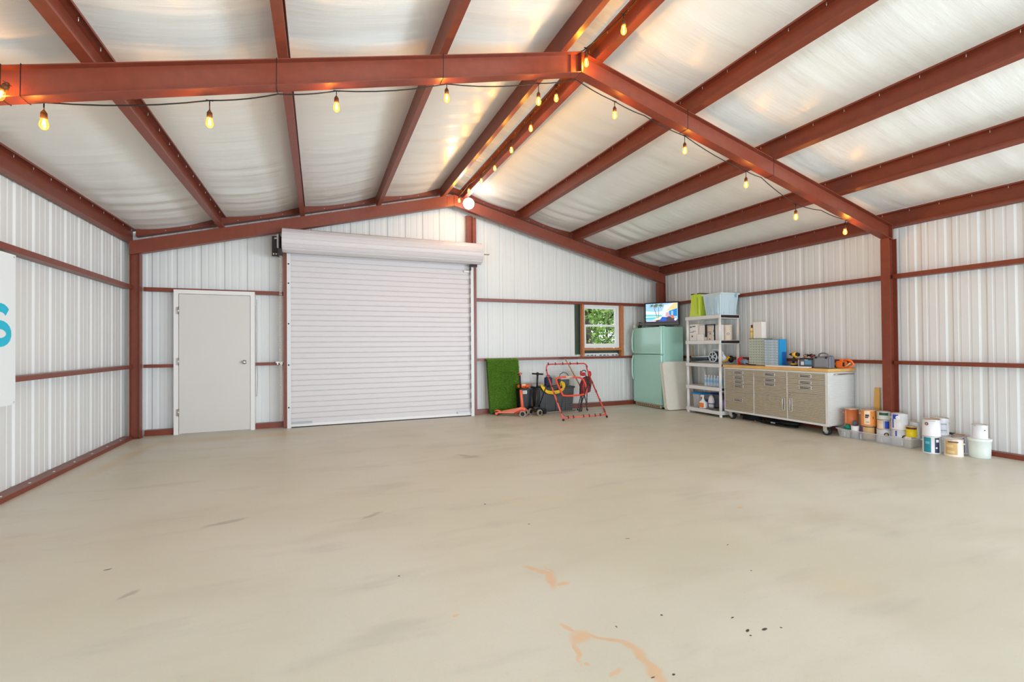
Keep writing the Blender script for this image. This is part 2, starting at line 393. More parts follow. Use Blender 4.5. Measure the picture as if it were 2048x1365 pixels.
# purlins
SCREW = ZINC
names_l = ['beside the ridge', 'first below the ridge purlin', 'middle one', 'lowest before the eave']
def purlin(sgn, off, y0, y1, label, cat='purlin', name='roof_purlin', group=None):
    x = RX+sgn*off; zb = rt_(x)
    th = thing(name, label, cat, (x, (y0+y1)/2, zb), group=group)
    sec = csec(.065, .20)
    mb = MB(); mb.prism(sec, y0, y1, lambda p, y: (x+sgn*(.03)-sgn*p[0], y, zb+p[1]-sgn*0+SL*(p[0]-.03)*1.0)); mb.build('purlin_channel', STEEL, th)
    # screw tips through the top flange
    y = y0+.2; first = None
    while y < y1-.1:
        if y > 1.0:
            if first is None:
                mb = MB(); mb.cyl((0, 0, 0), (0, 0, -.026), .0032, .002, 6); first = mb.build('screw', SCREW, th, world=False); o = first
            else:
                o = first.copy(); COL.objects.link(o)
            o.location = (-sgn*.012, y-(y0+y1)/2, .192)
        y += .3048
    return th
PL = ['at the ridge', 'first down from the ridge', 'second down from the ridge', 'third down from the ridge']
for sgn, side in ((-1, 'left'), (1, 'right')):
    for k, off in enumerate(OFFS[:4]):
        purlin(sgn, off, YB, 8.15, 'long red steel roof purlin on the %s slope, %s' % (side, PL[k]))
purlin(-1, 4.655, YB, 8.27, 'red steel eave strut along the top of the left wall', 'eave strut', 'eave_strut')
purlin(1, 4.655, YB, 8.27, 'red steel eave strut along the top of the right wall', 'eave strut', 'eave_strut')
# rake channel on the far wall
for sgn, xe, side in ((-1, -2.396, 'left'), (1, 6.836, 'right')):
    mb = MB(); mb.prism([(8.16, .098), (8.27, .098), (8.27, .195), (8.16, .195)], RX, xe, lambda p, x: (x, p[0], rt_(x)+p[1]))
    rk = tag(mb.build('rake_channel', STEEL), 'red rake channel under the roof edge on the %s half of the far gable' % side, 'channel')
    xx = RX+sgn*.3; first = None
    while abs(xx-RX) < 4.5:
        if first is None:
            mb = MB(); mb.cyl((xx, 8.16, rt_(xx)+.12), (xx, 8.150, rt_(xx)+.12), .006, .005, 6); first = mb.build('screw', SCREW, rk); fx = xx
        else:
            o = first.copy(); COL.objects.link(o); o.location = (xx-fx, 0, rt_(xx)-rt_(fx))
        xx += sgn*.3048
# girts: C sections lying on the wall
def girt(label, z, kind, a0, a1, plane):
    mb = MB(); h = z[1]-z[0]; t = .003
    if kind == 'far': fn = lambda p, x: (x, plane+p[0], z[0]+p[1])
    elif kind == 'left': fn = lambda p, y: (plane-p[0], y, z[0]+p[1])
    else: fn = lambda p, y: (plane+p[0], y, z[0]+p[1])
    mb.prism([(0, 0), (.1, 0), (.1, t), (t, t), (t, h-t), (.1, h-t), (.1, h), (0, h)], a0, a1, fn)
    return tag(mb.build('wall_girt', STEEL), label, 'girt')
for nm, z in (('upper', G2), ('lower', G1)):
    girt('%s red wall girt on the left wall from the corner column forward' % nm, z, 'left', YB, 8.0, -2.38)
    girt('%s red wall girt on the right wall in front of the column' % nm, z, 'right', YB, 3.69, 6.825)
    girt('%s red wall girt on the right wall between the two columns' % nm, z, 'right', 3.75, 8.0, 6.825)
girt('upper red wall girt over the white walk door', G2, 'far', -2.31, -.5, 8.18)
girt('lower red wall girt left of the walk door', G1, 'far', -2.31, -1.935, 8.18)
girt('lower red wall girt between walk door and roll-up shutter', G1, 'far', -.905, -.5, 8.18)
girt('upper red wall girt between shutter and right corner over the window', G2, 'far', 2.66, 6.7, 8.18)
girt('lower red wall girt between shutter and right corner under the window', G1, 'far', 2.66, 6.7, 8.18)
# base channels
def base(name, x0, y0, x1, y1, h=.08):
    mb = MB(); mb.box(x0, y0, 0, x1, y1, h); return struct(mb.build(name, STEEL))
bl = base('baseboard_left', -2.49, YB, -2.38, 8.0, .045)
base('baseboard_right', 6.825, YB, 6.92, 3.66, .05); base('baseboard_right', 6.825, 3.78, 6.92, 7.98, .05)
base('baseboard_far', -2.30, 8.18, -1.93, 8.28); base('baseboard_far', -.905, 8.18, -.505, 8.28); base('baseboard_far', 2.67, 8.18, 6.68, 8.28)
mb = MB(); mb.ball((0, 0, 0), .012, .012, .006, 8, 5); sc0 = mb.build('anchor_bolt', ZINC, bl, world=False)
for i, y in enumerate([3.9+.42*k for k in range(10)]):
    o = sc0 if i == 0 else sc0.copy()
    if i: COL.objects.link(o)
    o.location = (.02, y-(YB+8.0)/2, .046)
# ------------------------------------------------------------------ walk door
d = struct(bpy.data.objects.new('door_1', None)); COL.objects.link(d); d.location = (-1.42, 8.15, 0)
mb = MB(); x0, x1, z1 = -1.94, -.905, 2.107
for a in ((x0, 8.12, 0, x0+.058, 8.30, z1), (x1-.058, 8.12, 0, x1, 8.30, z1), (x0+.058, 8.12, z1-.058, x1-.058, 8.30, z1)): mb.box(*a)
for a in ((x0+.058, 8.175, 0, x0+.075, 8.28, z1-.058), (x1-.075, 8.175, 0, x1-.058, 8.28, z1-.058), (x0+.058, 8.175, z1-.072, x1-.058, 8.28, z1-.058)): mb.box(*a)
mb.build('door_frame', WHITE, d)
mb = MB(); mb.box(x0+.063, 8.13, .012, x1-.063, 8.172, z1-.063, .002); mb.build('door_leaf', DOORW, d)
mb = MB(); mb.box(x0+.06, 8.18, 0, x1-.06, 8.29, .01); mb.build('threshold', CHROME, d)
for z in (.32, 1.06, 1.80):
    mb = MB(); mb.cyl((x0+.060, 8.118, z-.055), (x0+.060, 8.118, z+.055), .008, n=10); mb.box(x0+.03, 8.115, z-.05, x0+.058, 8.12, z+.05); mb.build('hinge', CHROME, d)
mb = MB(); kx, kz = -1.045, 1.035
Mk = Matrix.Translation((kx, 8.13, kz)) @ Matrix.Rotation(PI/2, 4, 'X')
mb.lathe([(0, 0), (.033, 0), (.033, .004), (.028, .008), (.012, .012), (.011, .03), (.022, .036), (.028, .048), (.026, .06), (.016, .067), (0, .068)], n=24, M=Mk); mb.build('door_knob', CHROME, d)
mb = MB(); mb.box(-.9, 8.17, .5, -.897, 8.173, 1.9); mb.tube([(-.885, 8.18, 2.0), (-.88, 8.17, 1.5), (-.885, 8.175, 1.05), (-.87, 8.17, .8), (-.885, 8.18, .5)], .003, 6)
mb.build('weather_strip', mat('grey_wire', (120, 118, 116), .6), d)
# ------------------------------------------------------------------ roll-up shutter
s2 = struct(bpy.data.objects.new('door_2', None)); COL.objects.link(s2); s2.location = (1.06, 8.0, 0)
mb = MB(); pitch = .0857; z = .05; prof = []
while z < 2.86:
    prof += [(8.085, z+.006), (8.083, z+.012), (8.083, z+pitch-.014), (8.085, z+pitch-.008), (8.093, z+pitch-.003)]; z += pitch
A = [mb.v((-.405, y, zz)) for y, zz in prof]; B = [mb.v((2.535, y, zz)) for y, zz in prof]
for i in range(len(prof)-1): mb.f([A[i], B[i], B[i+1], A[i+1]], False)
mb.build('shutter_curtain', SHUT, s2)
mb = MB(); mb.box(-.40, 8.065, .012, 2.53, 8.10, .055, .003); mb.m = 1; mb.box(-.40, 8.06, 0, 2.53, 8.10, .013); mb.build('bottom_bar', [WHITE, RUBBER], s2)
# coil
cy_, cz_, R = 7.90, 2.885, .185
mb = MB(); mb.sm = True; n = 168; xs = [-.505, 2.67]; rings = []
for x in xs:
    ring = []
    for i in range(n):
        a = 2*PI*i/n; k = i % 12
        r = R - (.006 if k == 0 else 0) 
        ring.append(mb.v((x, cy_+r*math.cos(a), cz_+r*math.sin(a))))
    rings.append(ring)
for i in range(n): mb.f([rings[0][i], rings[0][(i+1) % n], rings[1][(i+1) % n], rings[1][i]], False)
mb.f(rings[0], False); mb.f(rings[1][::-1], False); coil = mb.build('shutter_coil', SHUT, s2)
# guides
GW = mat('guide_galv', (214, 214, 214), .4)
for x, lab in ((-.43, 'l'), (2.545, 'r')):
    mb = MB(); mb.box(x-.026, 8.03, 0, x+.03, 8.036, 2.72); mb.box(x-.026, 8.036, 0, x-.022, 8.12, 2.72) if lab == 'l' else mb.box(x+.026, 8.036, 0, x+.03, 8.12, 2.72)
    mb.build('guide_rail', GW, s2)
for z in (.32, .98, 1.62, 2.25, 2.55):
    mb = MB(); mb.cyl((-.432, 8.03, z), (-.432, 8.022, z), .012, n=10); mb.build('guide_bolt', BLACK, s2)
for k in range(15):
    z = .15+.17*k
    mb = MB(); mb.box(2.508, 8.028, z, 2.517, 8.035, z+.10); mb.build('wind_lock', BLACK, s2)
mb = MB(); mb.box(-.506, 8.05, 0, -.458, 8.27, 2.80); mb.build('left_jamb', STEEL, s2)
mb = MB(); mb.box(2.58, 8.12, 0, 2.60, 8.24, 2.7); mb.build('right_jamb', STEEL, s2)
mb = MB(); mb.box(-.48, 8.15, 2.745, 2.60, 8.27, 2.80); mb.build('header', STEEL, s2)
# brackets
mb = MB(); mb.box(-.66, 8.02, 2.655, -.53, 8.03, 2.965); mb.box(-.55, 7.75, 2.67, -.54, 8.03, 2.97); mb.box(-.57, 7.80, 2.66, -.508, 8.03, 2.74); mb.build('left_bracket', DKSTEEL, s2)
mb = MB()
for x, z in ((-.635, 2.69), (-.60, 2.69), (-.615, 2.93), (-.60, 2.935), (-.585, 2.93)): mb.cyl((x, 8.02, z), (x, 8.005, z), .011, n=8)
mb.build('bracket_bolt', ZINC, s2)
mb = MB(); mb.box(-.585, 7.93, 2.77, -.548, 7.965, 2.985, .006); mb.build('chain_cover', VINYL, s2)
mb = MB(); mb.box(2.50, 7.99, 2.665, 2.63, 8.0, 2.735); mb.box(2.49, 7.96, 2.60, 2.51, 8.0, 2.70); mb.box(2.612, 7.97, 2.70, 2.63, 8.0, 2.79); mb.build('right_bracket', DKSTEEL, s2)
mb = MB(); mb.cyl((2.66, cy_, cz_), (2.735, cy_, cz_), .012, n=10); mb.cyl((2.735, cy_, cz_), (2.83, cy_, cz_+.005), .008, n=8); mb.tube([(2.69, cy_, cz_), (2.70, cy_-.01, cz_-.05), (2.665, cy_, cz_-.10), (2.64, cy_+.02, cz_-.14)], .010, 6)
mb.build('axle', mat('rusty_axle', (150, 98, 80), .6), s2)
mb = MB(); mb.box(2.40, 8.05, 2.575, 2.53, 8.07, 2.605); mb.build('stop_clip', WHITE, s2)
for xa, xb in ((-.40, -.10), (2.27, 2.50)):
    mb = MB(); mb.box(xa, 8.05, .055, xb, 8.07, .085); mb.build('slide_latch', mat('latch_grey', (168, 166, 168), .4, metal=.5), s2)
# chain: two strands of real links
mb = MB()
def link(c, turn):
    pts = []
    for i in range(10):
        a = 2*PI*i/10; u = .007*math.cos(a); v_ = .013*math.sin(a)
        pts.append((c[0]+(u if turn else 0), c[1]+(0 if turn else u), c[2]+v_))
    mb.tube(pts, .0026, 5, closed=True)
for sx in (-.548, -.530):
    z = 2.72; k = 0
    while z > .16: link((sx+.004*math.sin(z*3), 7.96, z), k % 2); z -= .021; k += 1
link((-.539, 7.96, .148), True)
ch = mb.build('hoist_chain', mat('galvanized_chain', (206, 200, 190), .35, metal=.6)); tag(ch, 'galvanized hand chain hanging beside the left edge of the roll-up shutter', 'chain')
mb = MB(); mb.box(-.62, 8.14, 1.01, -.52, 8.17, 1.035); mb.box(-.60, 8.10, .985, -.58, 8.17, 1.03); mb.cyl((-.54, 8.13, 1.0), (-.54, 8.10, 1.0), .02, n=10); tag(mb.build('chain_keeper', ZINC), 'small metal chain keeper on the girt left of the shutter', 'bracket')
# ------------------------------------------------------------------ round wall lamp under the ridge at the far end
gl = thing('globe_lamp', 'lit round white globe lamp on the far rafter under the ridge', 'lamp', (2.44, 7.9, 3.65))
GLOW = mat('globe_glass', (255, 255, 255), .3, emit=(255, 252, 244), estr=5)
mb = MB(); mb.ball((2.44, 7.86, 3.755), .098, n=32, m=20); mb.build('globe', GLOW, gl)
mb = MB(); mb.cyl((2.44, 7.94, 3.755), (2.44, 7.99, 3.755), .055, n=20); mb.build('lamp_base', WHITE, gl)
l = bpy.data.lights.new('globe_light', 'POINT'); l.energy = 6.5; l.color = (1, .985, .95); l.shadow_soft_size = .1
o = bpy.data.objects.new('globe_light', l); COL.objects.link(o); o.location = (2.44, 7.70, 3.70)
# ------------------------------------------------------------------ string lights
def bulb_glass():
    m = bpy.data.materials.new('amber_bulb_glass'); m.use_nodes = True; t = m.node_tree; t.nodes.clear(); N, L = t.nodes.new, t.links.new
    o = N('ShaderNodeOutputMaterial'); tr = N('ShaderNodeBsdfTransparent'); tr.inputs[0].default_value = (1, .80, .42, 1)
    gs = N('ShaderNodeBsdfGlossy'); gs.inputs[1].default_value = .05; em = N('ShaderNodeEmission'); em.inputs[0].default_value = (1, .42, .08, 1); em.inputs[1].default_value = .55
    lw = N('ShaderNodeLayerWeight'); lw.inputs[0].default_value = .25; mx = N('ShaderNodeMixShader'); ad = N('ShaderNodeAddShader')
    L(lw.outputs['Fresnel'], mx.inputs[0]); L(tr.outputs[0], mx.inputs[1]); L(gs.outputs[0], mx.inputs[2]); L(mx.outputs[0], ad.inputs[0]); L(em.outputs[0], ad.inputs[1]); L(ad.outputs[0], o.inputs[0]); return m
AMBER = bulb_glass()
FIL = mat('glowing_filament', (255, 210, 120), .5, emit=(255, 196, 96), estr=22)
SOCK = mat('bulb_socket', (96, 52, 16), .5)
bulb_light = bpy.data.lights.new('bulb_light', 'POINT'); bulb_light.energy = 4.6; bulb_light.color = (1, .50, .12); bulb_light.shadow_soft_size = .012
ridge_light = bulb_light.copy(); ridge_light.energy = 5.2; ridge_light.color = (1, .56, .10)
rig = {}
def add_bulb(parent, at, drop, tilt=None):
    """at: point on the cord; hanging wire, socket, glass with filament; tilt: rotation of the pendant"""
    M = Matrix.Translation(Vector(at)-parent.location) @ (tilt if tilt else Matrix())
    if 'wire' not in rig:
        mb = MB(); mb.box(-.022, -.007, -.008, .022, .007, .008, .003); mb.cyl((0, 0, 0), (0, 0, -.035), .008, .005, 8); mb.cyl((0, 0, -.03), (0, 0, -.5), .0035, n=6)
        mb2 = MB(); mb2.cyl((0, 0, .052), (0, 0, .035), .006, .015, 14); mb2.cyl((0, 0, .035), (0, 0, -.005), .0165, .0175, 14); rig['sock'] = mb2.build('socket', SOCK, parent, world=False)
        rig['wire'] = mb.build('drop_wire', CORD, parent, world=False)
        mb3 = MB(); mb3.lathe([(.0125, 0), (.015, -.008), (.022, -.026), (.0245, -.042), (.022, -.056), (.013, -.068), (0, -.073)], n=20); rig['glass'] = mb3.build('bulb', AMBER, rig['sock'], world=False)
        mb4 = MB(); mb4.cyl((0, 0, -.004), (0, 0, -.012), .005, n=8)
        for a in range(4): mb4.tube([(.006*math.cos(a*PI/2), .006*math.sin(a*PI/2), -.012), (.009*math.cos(a*PI/2+.3), .009*math.sin(a*PI/2+.3), -.05)], .0016, 6)
        rig['fil'] = mb4.build('filament', FIL, rig['sock'], world=False)
        objs = (rig['wire'], rig['sock'], rig['glass'], rig['fil'])
    else:
        wi = rig['wire'].copy(); so = rig['sock'].copy(); g = rig['glass'].copy(); fi = rig['fil'].copy(); objs = (wi, so, g, fi)
        for o in objs: COL.objects.link(o)
        wi.parent = parent; so.parent = parent; g.parent = so; fi.parent = so
    wi, so, g, fi = objs
    wi.matrix_local = M @ Matrix.Diagonal((1, 1, max(.12, (drop-.05)/.5), 1)); so.matrix_local = M @ Matrix.Translation((0, 0, -drop))
    lo = bpy.data.objects.new('bulb_light', ridge_light if parent.location.y > 5 else bulb_light); COL.objects.link(lo)
    lo.location = parent.location+(M @ Vector((0, 0, -drop-.035)))
def cord_curve(keys, sag=.012):
    pts = []
    for a, b_ in zip(keys, keys[1:]):
        a, b_ = Vector(a), Vector(b_); n = 6
        for i in range(n):
            t = i/n; p = a.lerp(b_, t); p.z -= sag*4*t*(1-t)*min(1, (b_-a).length); pts.append(p)
    pts.append(Vector(keys[-1])); return pts
YS = 3.785
SB = [(88, 205), (419, 201), (673, 182), (893, 168), (1077, 165), (1230, 203), (1368, 272), (1492, 342), (1592, 408), (1690, 448)]
ty = YS/3.62
raw = [(-1.507, 2.721, .10), (-.665, 2.896, .12), (.125, 3.119, .09), (.948, 3.341, .085), (1.759, 3.515, .13), (2.54, 3.509, .10), (3.365, 3.324, .12), (4.19, 3.086, .12), (4.945, 2.818, .12), (5.787, 2.675, .07)]
pts = [(x*ty, YS, 1.25+(z-1.25)*ty, dr) for x, z, dr in raw]
st = thing('string_lights', 'black cord of amber bulbs strung along the foreground rafter', 'string lights', (RX, YS, 3.4))
keys = [(-2.4, YS-.06, 2.72), (-1.68, YS-.03, 2.80)]+[p[:3] for p in pts[:2]]+[(-.27, YS-.01, rb(-.27)-.006)]+[p[:3] for p in pts[2:4]]+[p[:3] for p in pts[4:5]]+[(RX, YS-.01, 3.73)]+[pts[5][:3], (3.0, YS-.01, rb(3.0)-.006), pts[6][:3], pts[7][:3], (4.6, YS-.01, rb(4.6)-.006), pts[8][:3], (5.6, YS-.01, rb(5.6)-.02), pts[9][:3], (6.05, YS-.01, rb(6.0)+.01)]
keys = sorted(keys, key=lambda k: k[0])
mb = MB(); mb.tube(cord_curve(keys, .03), .0045, 6); mb.build('cord', CORD, st)
for p in pts: add_bulb(st, p[:3], p[3])
add_bulb(st, (-1.67, 3.62, 2.80), .045, Matrix.Rotation(math.radians(35), 4, 'Y') @ Matrix.Rotation(.3, 4, 'X'))
for x in (-1.72, -1.63, -.27, .93, 3.44, 4.65):
    mb = MB(); z0, z1 = rb(x), rt_(x); mb.tube([(x, 3.655, z0-.002), (x+.002, 3.655, z1+.002), (x+.002, 3.765, z1+.002), (x, 3.765, z0-.002), (x-.002, 3.71, z0-.004)], .0028, 5, closed=True); mb.build('tie', CORD, st)
fy = 2.24/2.3
rr = [(2.55, 3.90, .10), (3.06, 3.87, .09), (3.62, 3.935, .10), (4.20, 3.90, .10), (4.82, 3.88, .12), (5.40, 3.83, .09), (6.0, 3.815, .09), (6.58, 3.81, .07), (7.2, 3.86, .08), (7.76, 3.84, .05)]
sr = thing('string_lights', 'black cord of amber bulbs running along the ridge towards the globe lamp', 'string lights', (2.24, 5.2, 3.85))
k2 = [(2.23, -1.5, 3.95)]+[(2.24, y, z) for y, z, _ in rr]
k2.insert(4, (2.235, 3.71, 3.945))
k2.sort(key=lambda k: k[1]); k2.append((2.23, 7.97, 3.92))
mb = MB(); mb.tube(cord_curve(k2, .02), .0045, 6); mb.build('cord', CORD, sr)
for y, z, dr in rr[1:]: add_bulb(sr, (2.24, y, z), dr)
# ------------------------------------------------------------------ more helpers
def rbox(mb, x0, y0, z0, x1, y1, z1, r=.01): mb.box(x0, y0, z0, x1, y1, z1, r); return mb
def arc(c, r, a0, a1, n=10, ax='xz'):
    out = []
    for i in range(n+1):
        a = a0+(a1-a0)*i/n; u, v_ = r*math.cos(a), r*math.sin(a)
        out.append({'xz': (c[0]+u, c[1], c[2]+v_), 'yz': (c[0], c[1]+u, c[2]+v_), 'xy': (c[0]+u, c[1]+v_, c[2])}[ax])
    return out
def patch(mb, r, a0, a1, z0, z1, n=8, c=(0, 0)):
    for i in range(n):
        b0 = a0+(a1-a0)*i/n; b1 = a0+(a1-a0)*(i+1)/n
        mb.f([mb.v((c[0]+r*math.cos(b0), c[1]+r*math.sin(b0), z0)), mb.v((c[0]+r*math.cos(b1), c[1]+r*math.sin(b1), z0)), mb.v((c[0]+r*math.cos(b1), c[1]+r*math.sin(b1), z1)), mb.v((c[0]+r*math.cos(b0), c[1]+r*math.sin(b0), z1))], True)
def disc(mb, r, a, z, rad, rin=0, n=20):
    def P(t, q): return mb.v((r*math.cos(a+q*math.cos(t)/r), r*math.sin(a+q*math.cos(t)/r), z+q*math.sin(t)))
    for i in range(n):
        t0, t1 = 2*PI*i/n, 2*PI*(i+1)/n
        if rin: mb.f([P(t0, rin), P(t0, rad), P(t1, rad), P(t1, rin)])
        else: mb.f([P(0, 0), P(t0, rad), P(t1, rad)])
def clr(name, c, rough=.45, **k): return mat(name, c, rough, **k)
CLEAR = clr('clear_plastic', (236, 242, 242), .22, alpha=.38)
def facing(x, y): return math.atan2(-y, -x)
# ------------------------------------------------------------------ window
wn = struct(bpy.data.objects.new('window_1', None)); COL.objects.link(wn); wn.location = (5.40, 8.29, 1.19)
def wbars(name, x0, z0, x1, z1, y0, y1, t, m_, bev=.003):
    mb = MB(); mb.box(x0, y0, z0, x0+t, y1, z1, bev); mb.box(x1-t, y0, z0, x1, y1, z1, bev); mb.box(x0+t, y0, z0, x1-t, y1, z0+t, bev); mb.box(x0+t, y0, z1-t, x1-t, y1, z1, bev); return mb.build(name, m_, wn)
wbars('window_frame', 4.965, 1.195, 5.845, 2.08, 8.255, 8.33, .045, VINYL)
wbars('upper_sash', 5.01, 1.64, 5.80, 2.035, 8.30, 8.325, .034, VINYL)
wbars('lower_sash', 5.01, 1.24, 5.80, 1.675, 8.27, 8.298, .042, VINYL)
GLASS = bpy.data.materials.new('window_glass'); GLASS.use_nodes = True
_t = GLASS.node_tree; _t.nodes.clear(); _o = _t.nodes.new('ShaderNodeOutputMaterial'); _a = _t.nodes.new('ShaderNodeBsdfTransparent'); _g = _t.nodes.new('ShaderNodeBsdfGlossy'); _g.inputs[1].default_value = .02
_m = _t.nodes.new('ShaderNodeMixShader'); _l = _t.nodes.new('ShaderNodeLayerWeight'); _l.inputs[0].default_value = .12; _t.links.new(_l.outputs['Fresnel'], _m.inputs[0]); _t.links.new(_a.outputs[0], _m.inputs[1]); _t.links.new(_g.outputs[0], _m.inputs[2]); _t.links.new(_m.outputs[0], _o.inputs[0])
for z0, z1, y in ((1.672, 2.003, 8.312), (1.28, 1.635, 8.284)):
    mb = MB(); mb.box(5.04, y, z0, 5.77, y+.003, z1); mb.build('pane', GLASS, wn)
mb = MB(); mb.box(5.38, 8.262, 1.675, 5.44, 8.28, 1.69, .003); mb.build('sash_lock', VINYL, wn)
FR = clr('window_framing_steel', (186, 118, 72), .4, noise=.1, nscale=12)
mb = MB(); mb.box(4.915, 8.185, 1.02, 4.96, 8.275, 2.077); tag(mb.build('window_post', FR), 'orange-brown steel post along the left side of the window', 'post')
mb = MB(); mb.box(5.85, 8.185, 1.02, 5.915, 8.275, 2.077); tag(mb.build('window_post', FR), 'orange-brown steel post along the right side of the window', 'post')
mb = MB(); mb.box(4.962, 8.185, 1.145, 5.848, 8.275, 1.19); tag(mb.build('window_sill_channel', FR), 'orange-brown steel channel under the window', 'sill')
GAP = clr('dark_wrap', (62, 78, 66), .7, noise=.2, nscale=6)
mb = MB(); mb.box(4.80, 8.335, 1.06, 4.962, 8.345, 2.09); mb.box(5.85, 8.335, 1.06, 5.99, 8.345, 2.09); mb.box(4.962, 8.335, 1.06, 5.85, 8.345, 1.19); mb.box(4.80, 8.335, 2.082, 5.99, 8.345, 2.13)
struct(mb.build('trim_1', GAP))
mb = MB(); mb.box(4.965, 8.30, 1.03, 5.84, 8.312, 1.085, .004); mb.box(5.83, 8.262, 1.2, 5.842, 8.27, 1.32, .002); struct(mb.build('trim_2', VINYL))
# outside: grass, trunk, foliage
mb = MB(); mb.box(-30, 8.6, -.35, 40, 60, -.15); struct(mb.build('floor_outside', clr('lawn', (120, 140, 70), .9, noise=.4, nscale=2)))
mb = MB(); mb.box(-30, -40, -.35, 40, YB-.01, -.13); struct(mb.build('floor_driveway', clr('driveway_gravel', (205, 200, 190), .9, noise=.15, nscale=6)))
def tree(loc, label, leafcol, n, spread, hgt, size, seed, trunk_r=.12, low=0.4):
    rnd = random.Random(seed); th = thing('tree', label, 'tree', loc)
    mb = MB(); top = Vector((.2, .3, hgt*.8)); mb.tube([(0, 0, -.2), (.03, .02, hgt*.3), (-.05, .1, hgt*.55), top], lambda t: trunk_r*(1-.6*t), 12)
    for k in range(7):
        a = rnd.uniform(0, 2*PI); z = hgt*rnd.uniform(.3, .75); mb.tube([(0, 0, z), (math.cos(a)*spread*.35, math.sin(a)*spread*.35, z+.35), (math.cos(a)*spread*.8, math.sin(a)*spread*.8, z+.7)], lambda t: trunk_r*.35*(1-.8*t), 6)
    mb.build('trunk', clr('bark', (84, 74, 62), .9, noise=.45, nscale=16, bump=.5, bscale=30), th, world=False)
    mb = MB(); blobs = [(rnd.gauss(0, spread*.5), rnd.gauss(0, spread*.5), rnd.uniform(low, hgt), rnd.uniform(.2, .5)) for _ in range(34)]
    for k in range(n):
        bx_, by_, bz_, br_ = rnd.choice(blobs)
        c = Vector((bx_+rnd.gauss(0, br_), by_+rnd.gauss(0, br_), max(.05, bz_+rnd.gauss(0, br_*.7))))
        u = Vector((rnd.gauss(0, 1), rnd.gauss(0, 1), rnd.gauss(0, .7))).normalized(); w_ = u.cross(Vector((rnd.gauss(0, 1), rnd.gauss(0, 1), rnd.gauss(0, 1)))).normalized()
        l_ = size*rnd.uniform(.6, 1.3); mb.m = rnd.choice((0, 0, 1, 2))
        mb.f([mb.v(c-u*l_), mb.v(c+w_*l_*.4), mb.v(c+u*l_), mb.v(c-w_*l_*.4)])
    o = mb.build('foliage', leafcol, th, world=False, recalc=False); return th
LF = [clr('leaf_mid', (112, 142, 62), .6), clr('leaf_light', (158, 182, 86), .6), clr('leaf_dark', (62, 92, 44), .6)]
tree((7.15, 11.6, -.15), 'dark-trunked tree seen through the left of the window', LF, 2600, .75, 4.6, .075, 3, .16, 1.6)
tree((9.5, 14.0, -.15), 'light green bushy tree filling the right of the window', LF, 4200, 1.2, 3.2, .07, 5, .07, .2)
tree((13.2, 20.5, -.15), 'taller green tree further away beyond the window', LF, 3600, 2.2, 4.4, .11, 9, .15, .5)
# ------------------------------------------------------------------ refrigerator
MINT = clr('mint_enamel', (168, 216, 202), .22, coat=.3)
fr = thing('refrigerator', 'mint green top-freezer refrigerator in the far right corner', 'refrigerator', (6.42, 7.70, 0))
mb = MB(); mb.box(6.175, 7.265, .03, 6.655, 8.12, 1.60, .006); mb.build('cabinet', MINT, fr)
for nm, z0, z1 in (('freezer_door', 1.068, 1.60), ('refrigerator_door', .075, 1.052)):
    mb = MB(); mb.box(6.105, 7.26, z0, 6.172, 8.125, z1, .012); dd = mb.build(nm, MINT, fr)
    zs = [(z0+.02, 6.09), (z0+.10, 6.062), (z0+(z1-z0)*.6, 6.058), (z1-.03, 6.09)] if nm == 'freezer_door' else [(z1-.02, 6.09), (z1-.12, 6.058), (z1-.42, 6.060), (z1-.52, 6.092)]
    mb = MB(); mb.tube([(x, 8.10, z) for z, x in zs], .016, 8); hd = mb.build('handle', clr('mint_handle', (192, 226, 216), .25), dd)
mb = MB(); mb.box(6.12, 7.30, .015, 6.15, 8.08, .07, .003); mb.m = 1
for k in range(12): mb.box(6.114, 7.33+k*.062, .025, 6.12, 7.37+k*.062, .06)
mb.build('base_grille', [clr('grille_cream', (200, 190, 168), .5), clr('grille_slot', (120, 92, 66), .6)], fr)
for y, z in ((7.29, 1.60), (7.29, 1.055)):
    mb = MB(); mb.box(6.11, y-.02, z, 6.19, y+.02, z+.012, .003); mb.build('hinge', MINT, fr)
for y in (7.32, 8.06):
    mb = MB(); mb.cyl((6.2, y, 0), (6.2, y, .03), .02, n=10); mb.build('foot', RUBBER, fr)
# television
tvang = math.atan2(7.34-7.95, 6.62-6.20)
tv = thing('television', 'black flat-screen television showing a beach on top of the refrigerator', 'television', (6.42, 7.66, 1.606), tvang)
mb = MB(); mb.box(-.315, 0, .035, .385, .075, .51, .012); mb.box(-.25, .07, .08, .25, .12, .40, .02); mb.build('housing', clr('tv_black', (36, 36, 40), .25), tv, world=False)
mb = MB(); mb.box(-.305, -.008, .04, .375, 0, .095, .004); mb.build('speaker_bar', clr('tv_grey', (96, 98, 102), .35), tv, world=False)
mb = MB(); mb.box(-.16, -.05, 0, .16, .13, .014, .006); mb.box(-.05, .03, .01, .05, .06, .05, .004); mb.build('stand', BLACK, tv, world=False)
def E_(name, c, s=.72): return mat('screen_'+name, c, .3, emit=c, estr=s)
sc_m = [E_('sky', (150, 196, 240)), E_('cloud', (214, 226, 246)), E_('sea', (90, 196, 204)), E_('sand', (236, 222, 196)), E_('palm', (92, 104, 60)), E_('trunk', (130, 108, 92)), E_('roof', (226, 208, 150)), E_('hut', (40, 130, 200)), E_('blue', (44, 96, 200)), E_('ground', (74, 66, 84)), E_('orange', (224, 116, 60)), E_('white', (246, 240, 250)), E_('pink', (210, 160, 170))]
mb = MB(); X0, X1, Z0, Z1 = -.285, .355, .105, .485; lay = [0]
def poly(m_, pts):
    lay[0] += 1; y = -.0015-.00012*lay[0]; mb.m = m_
    mb.f([mb.v((X0+(X1-X0)*a, y, Z0+(Z1-Z0)*b_)) for a, b_ in pts])
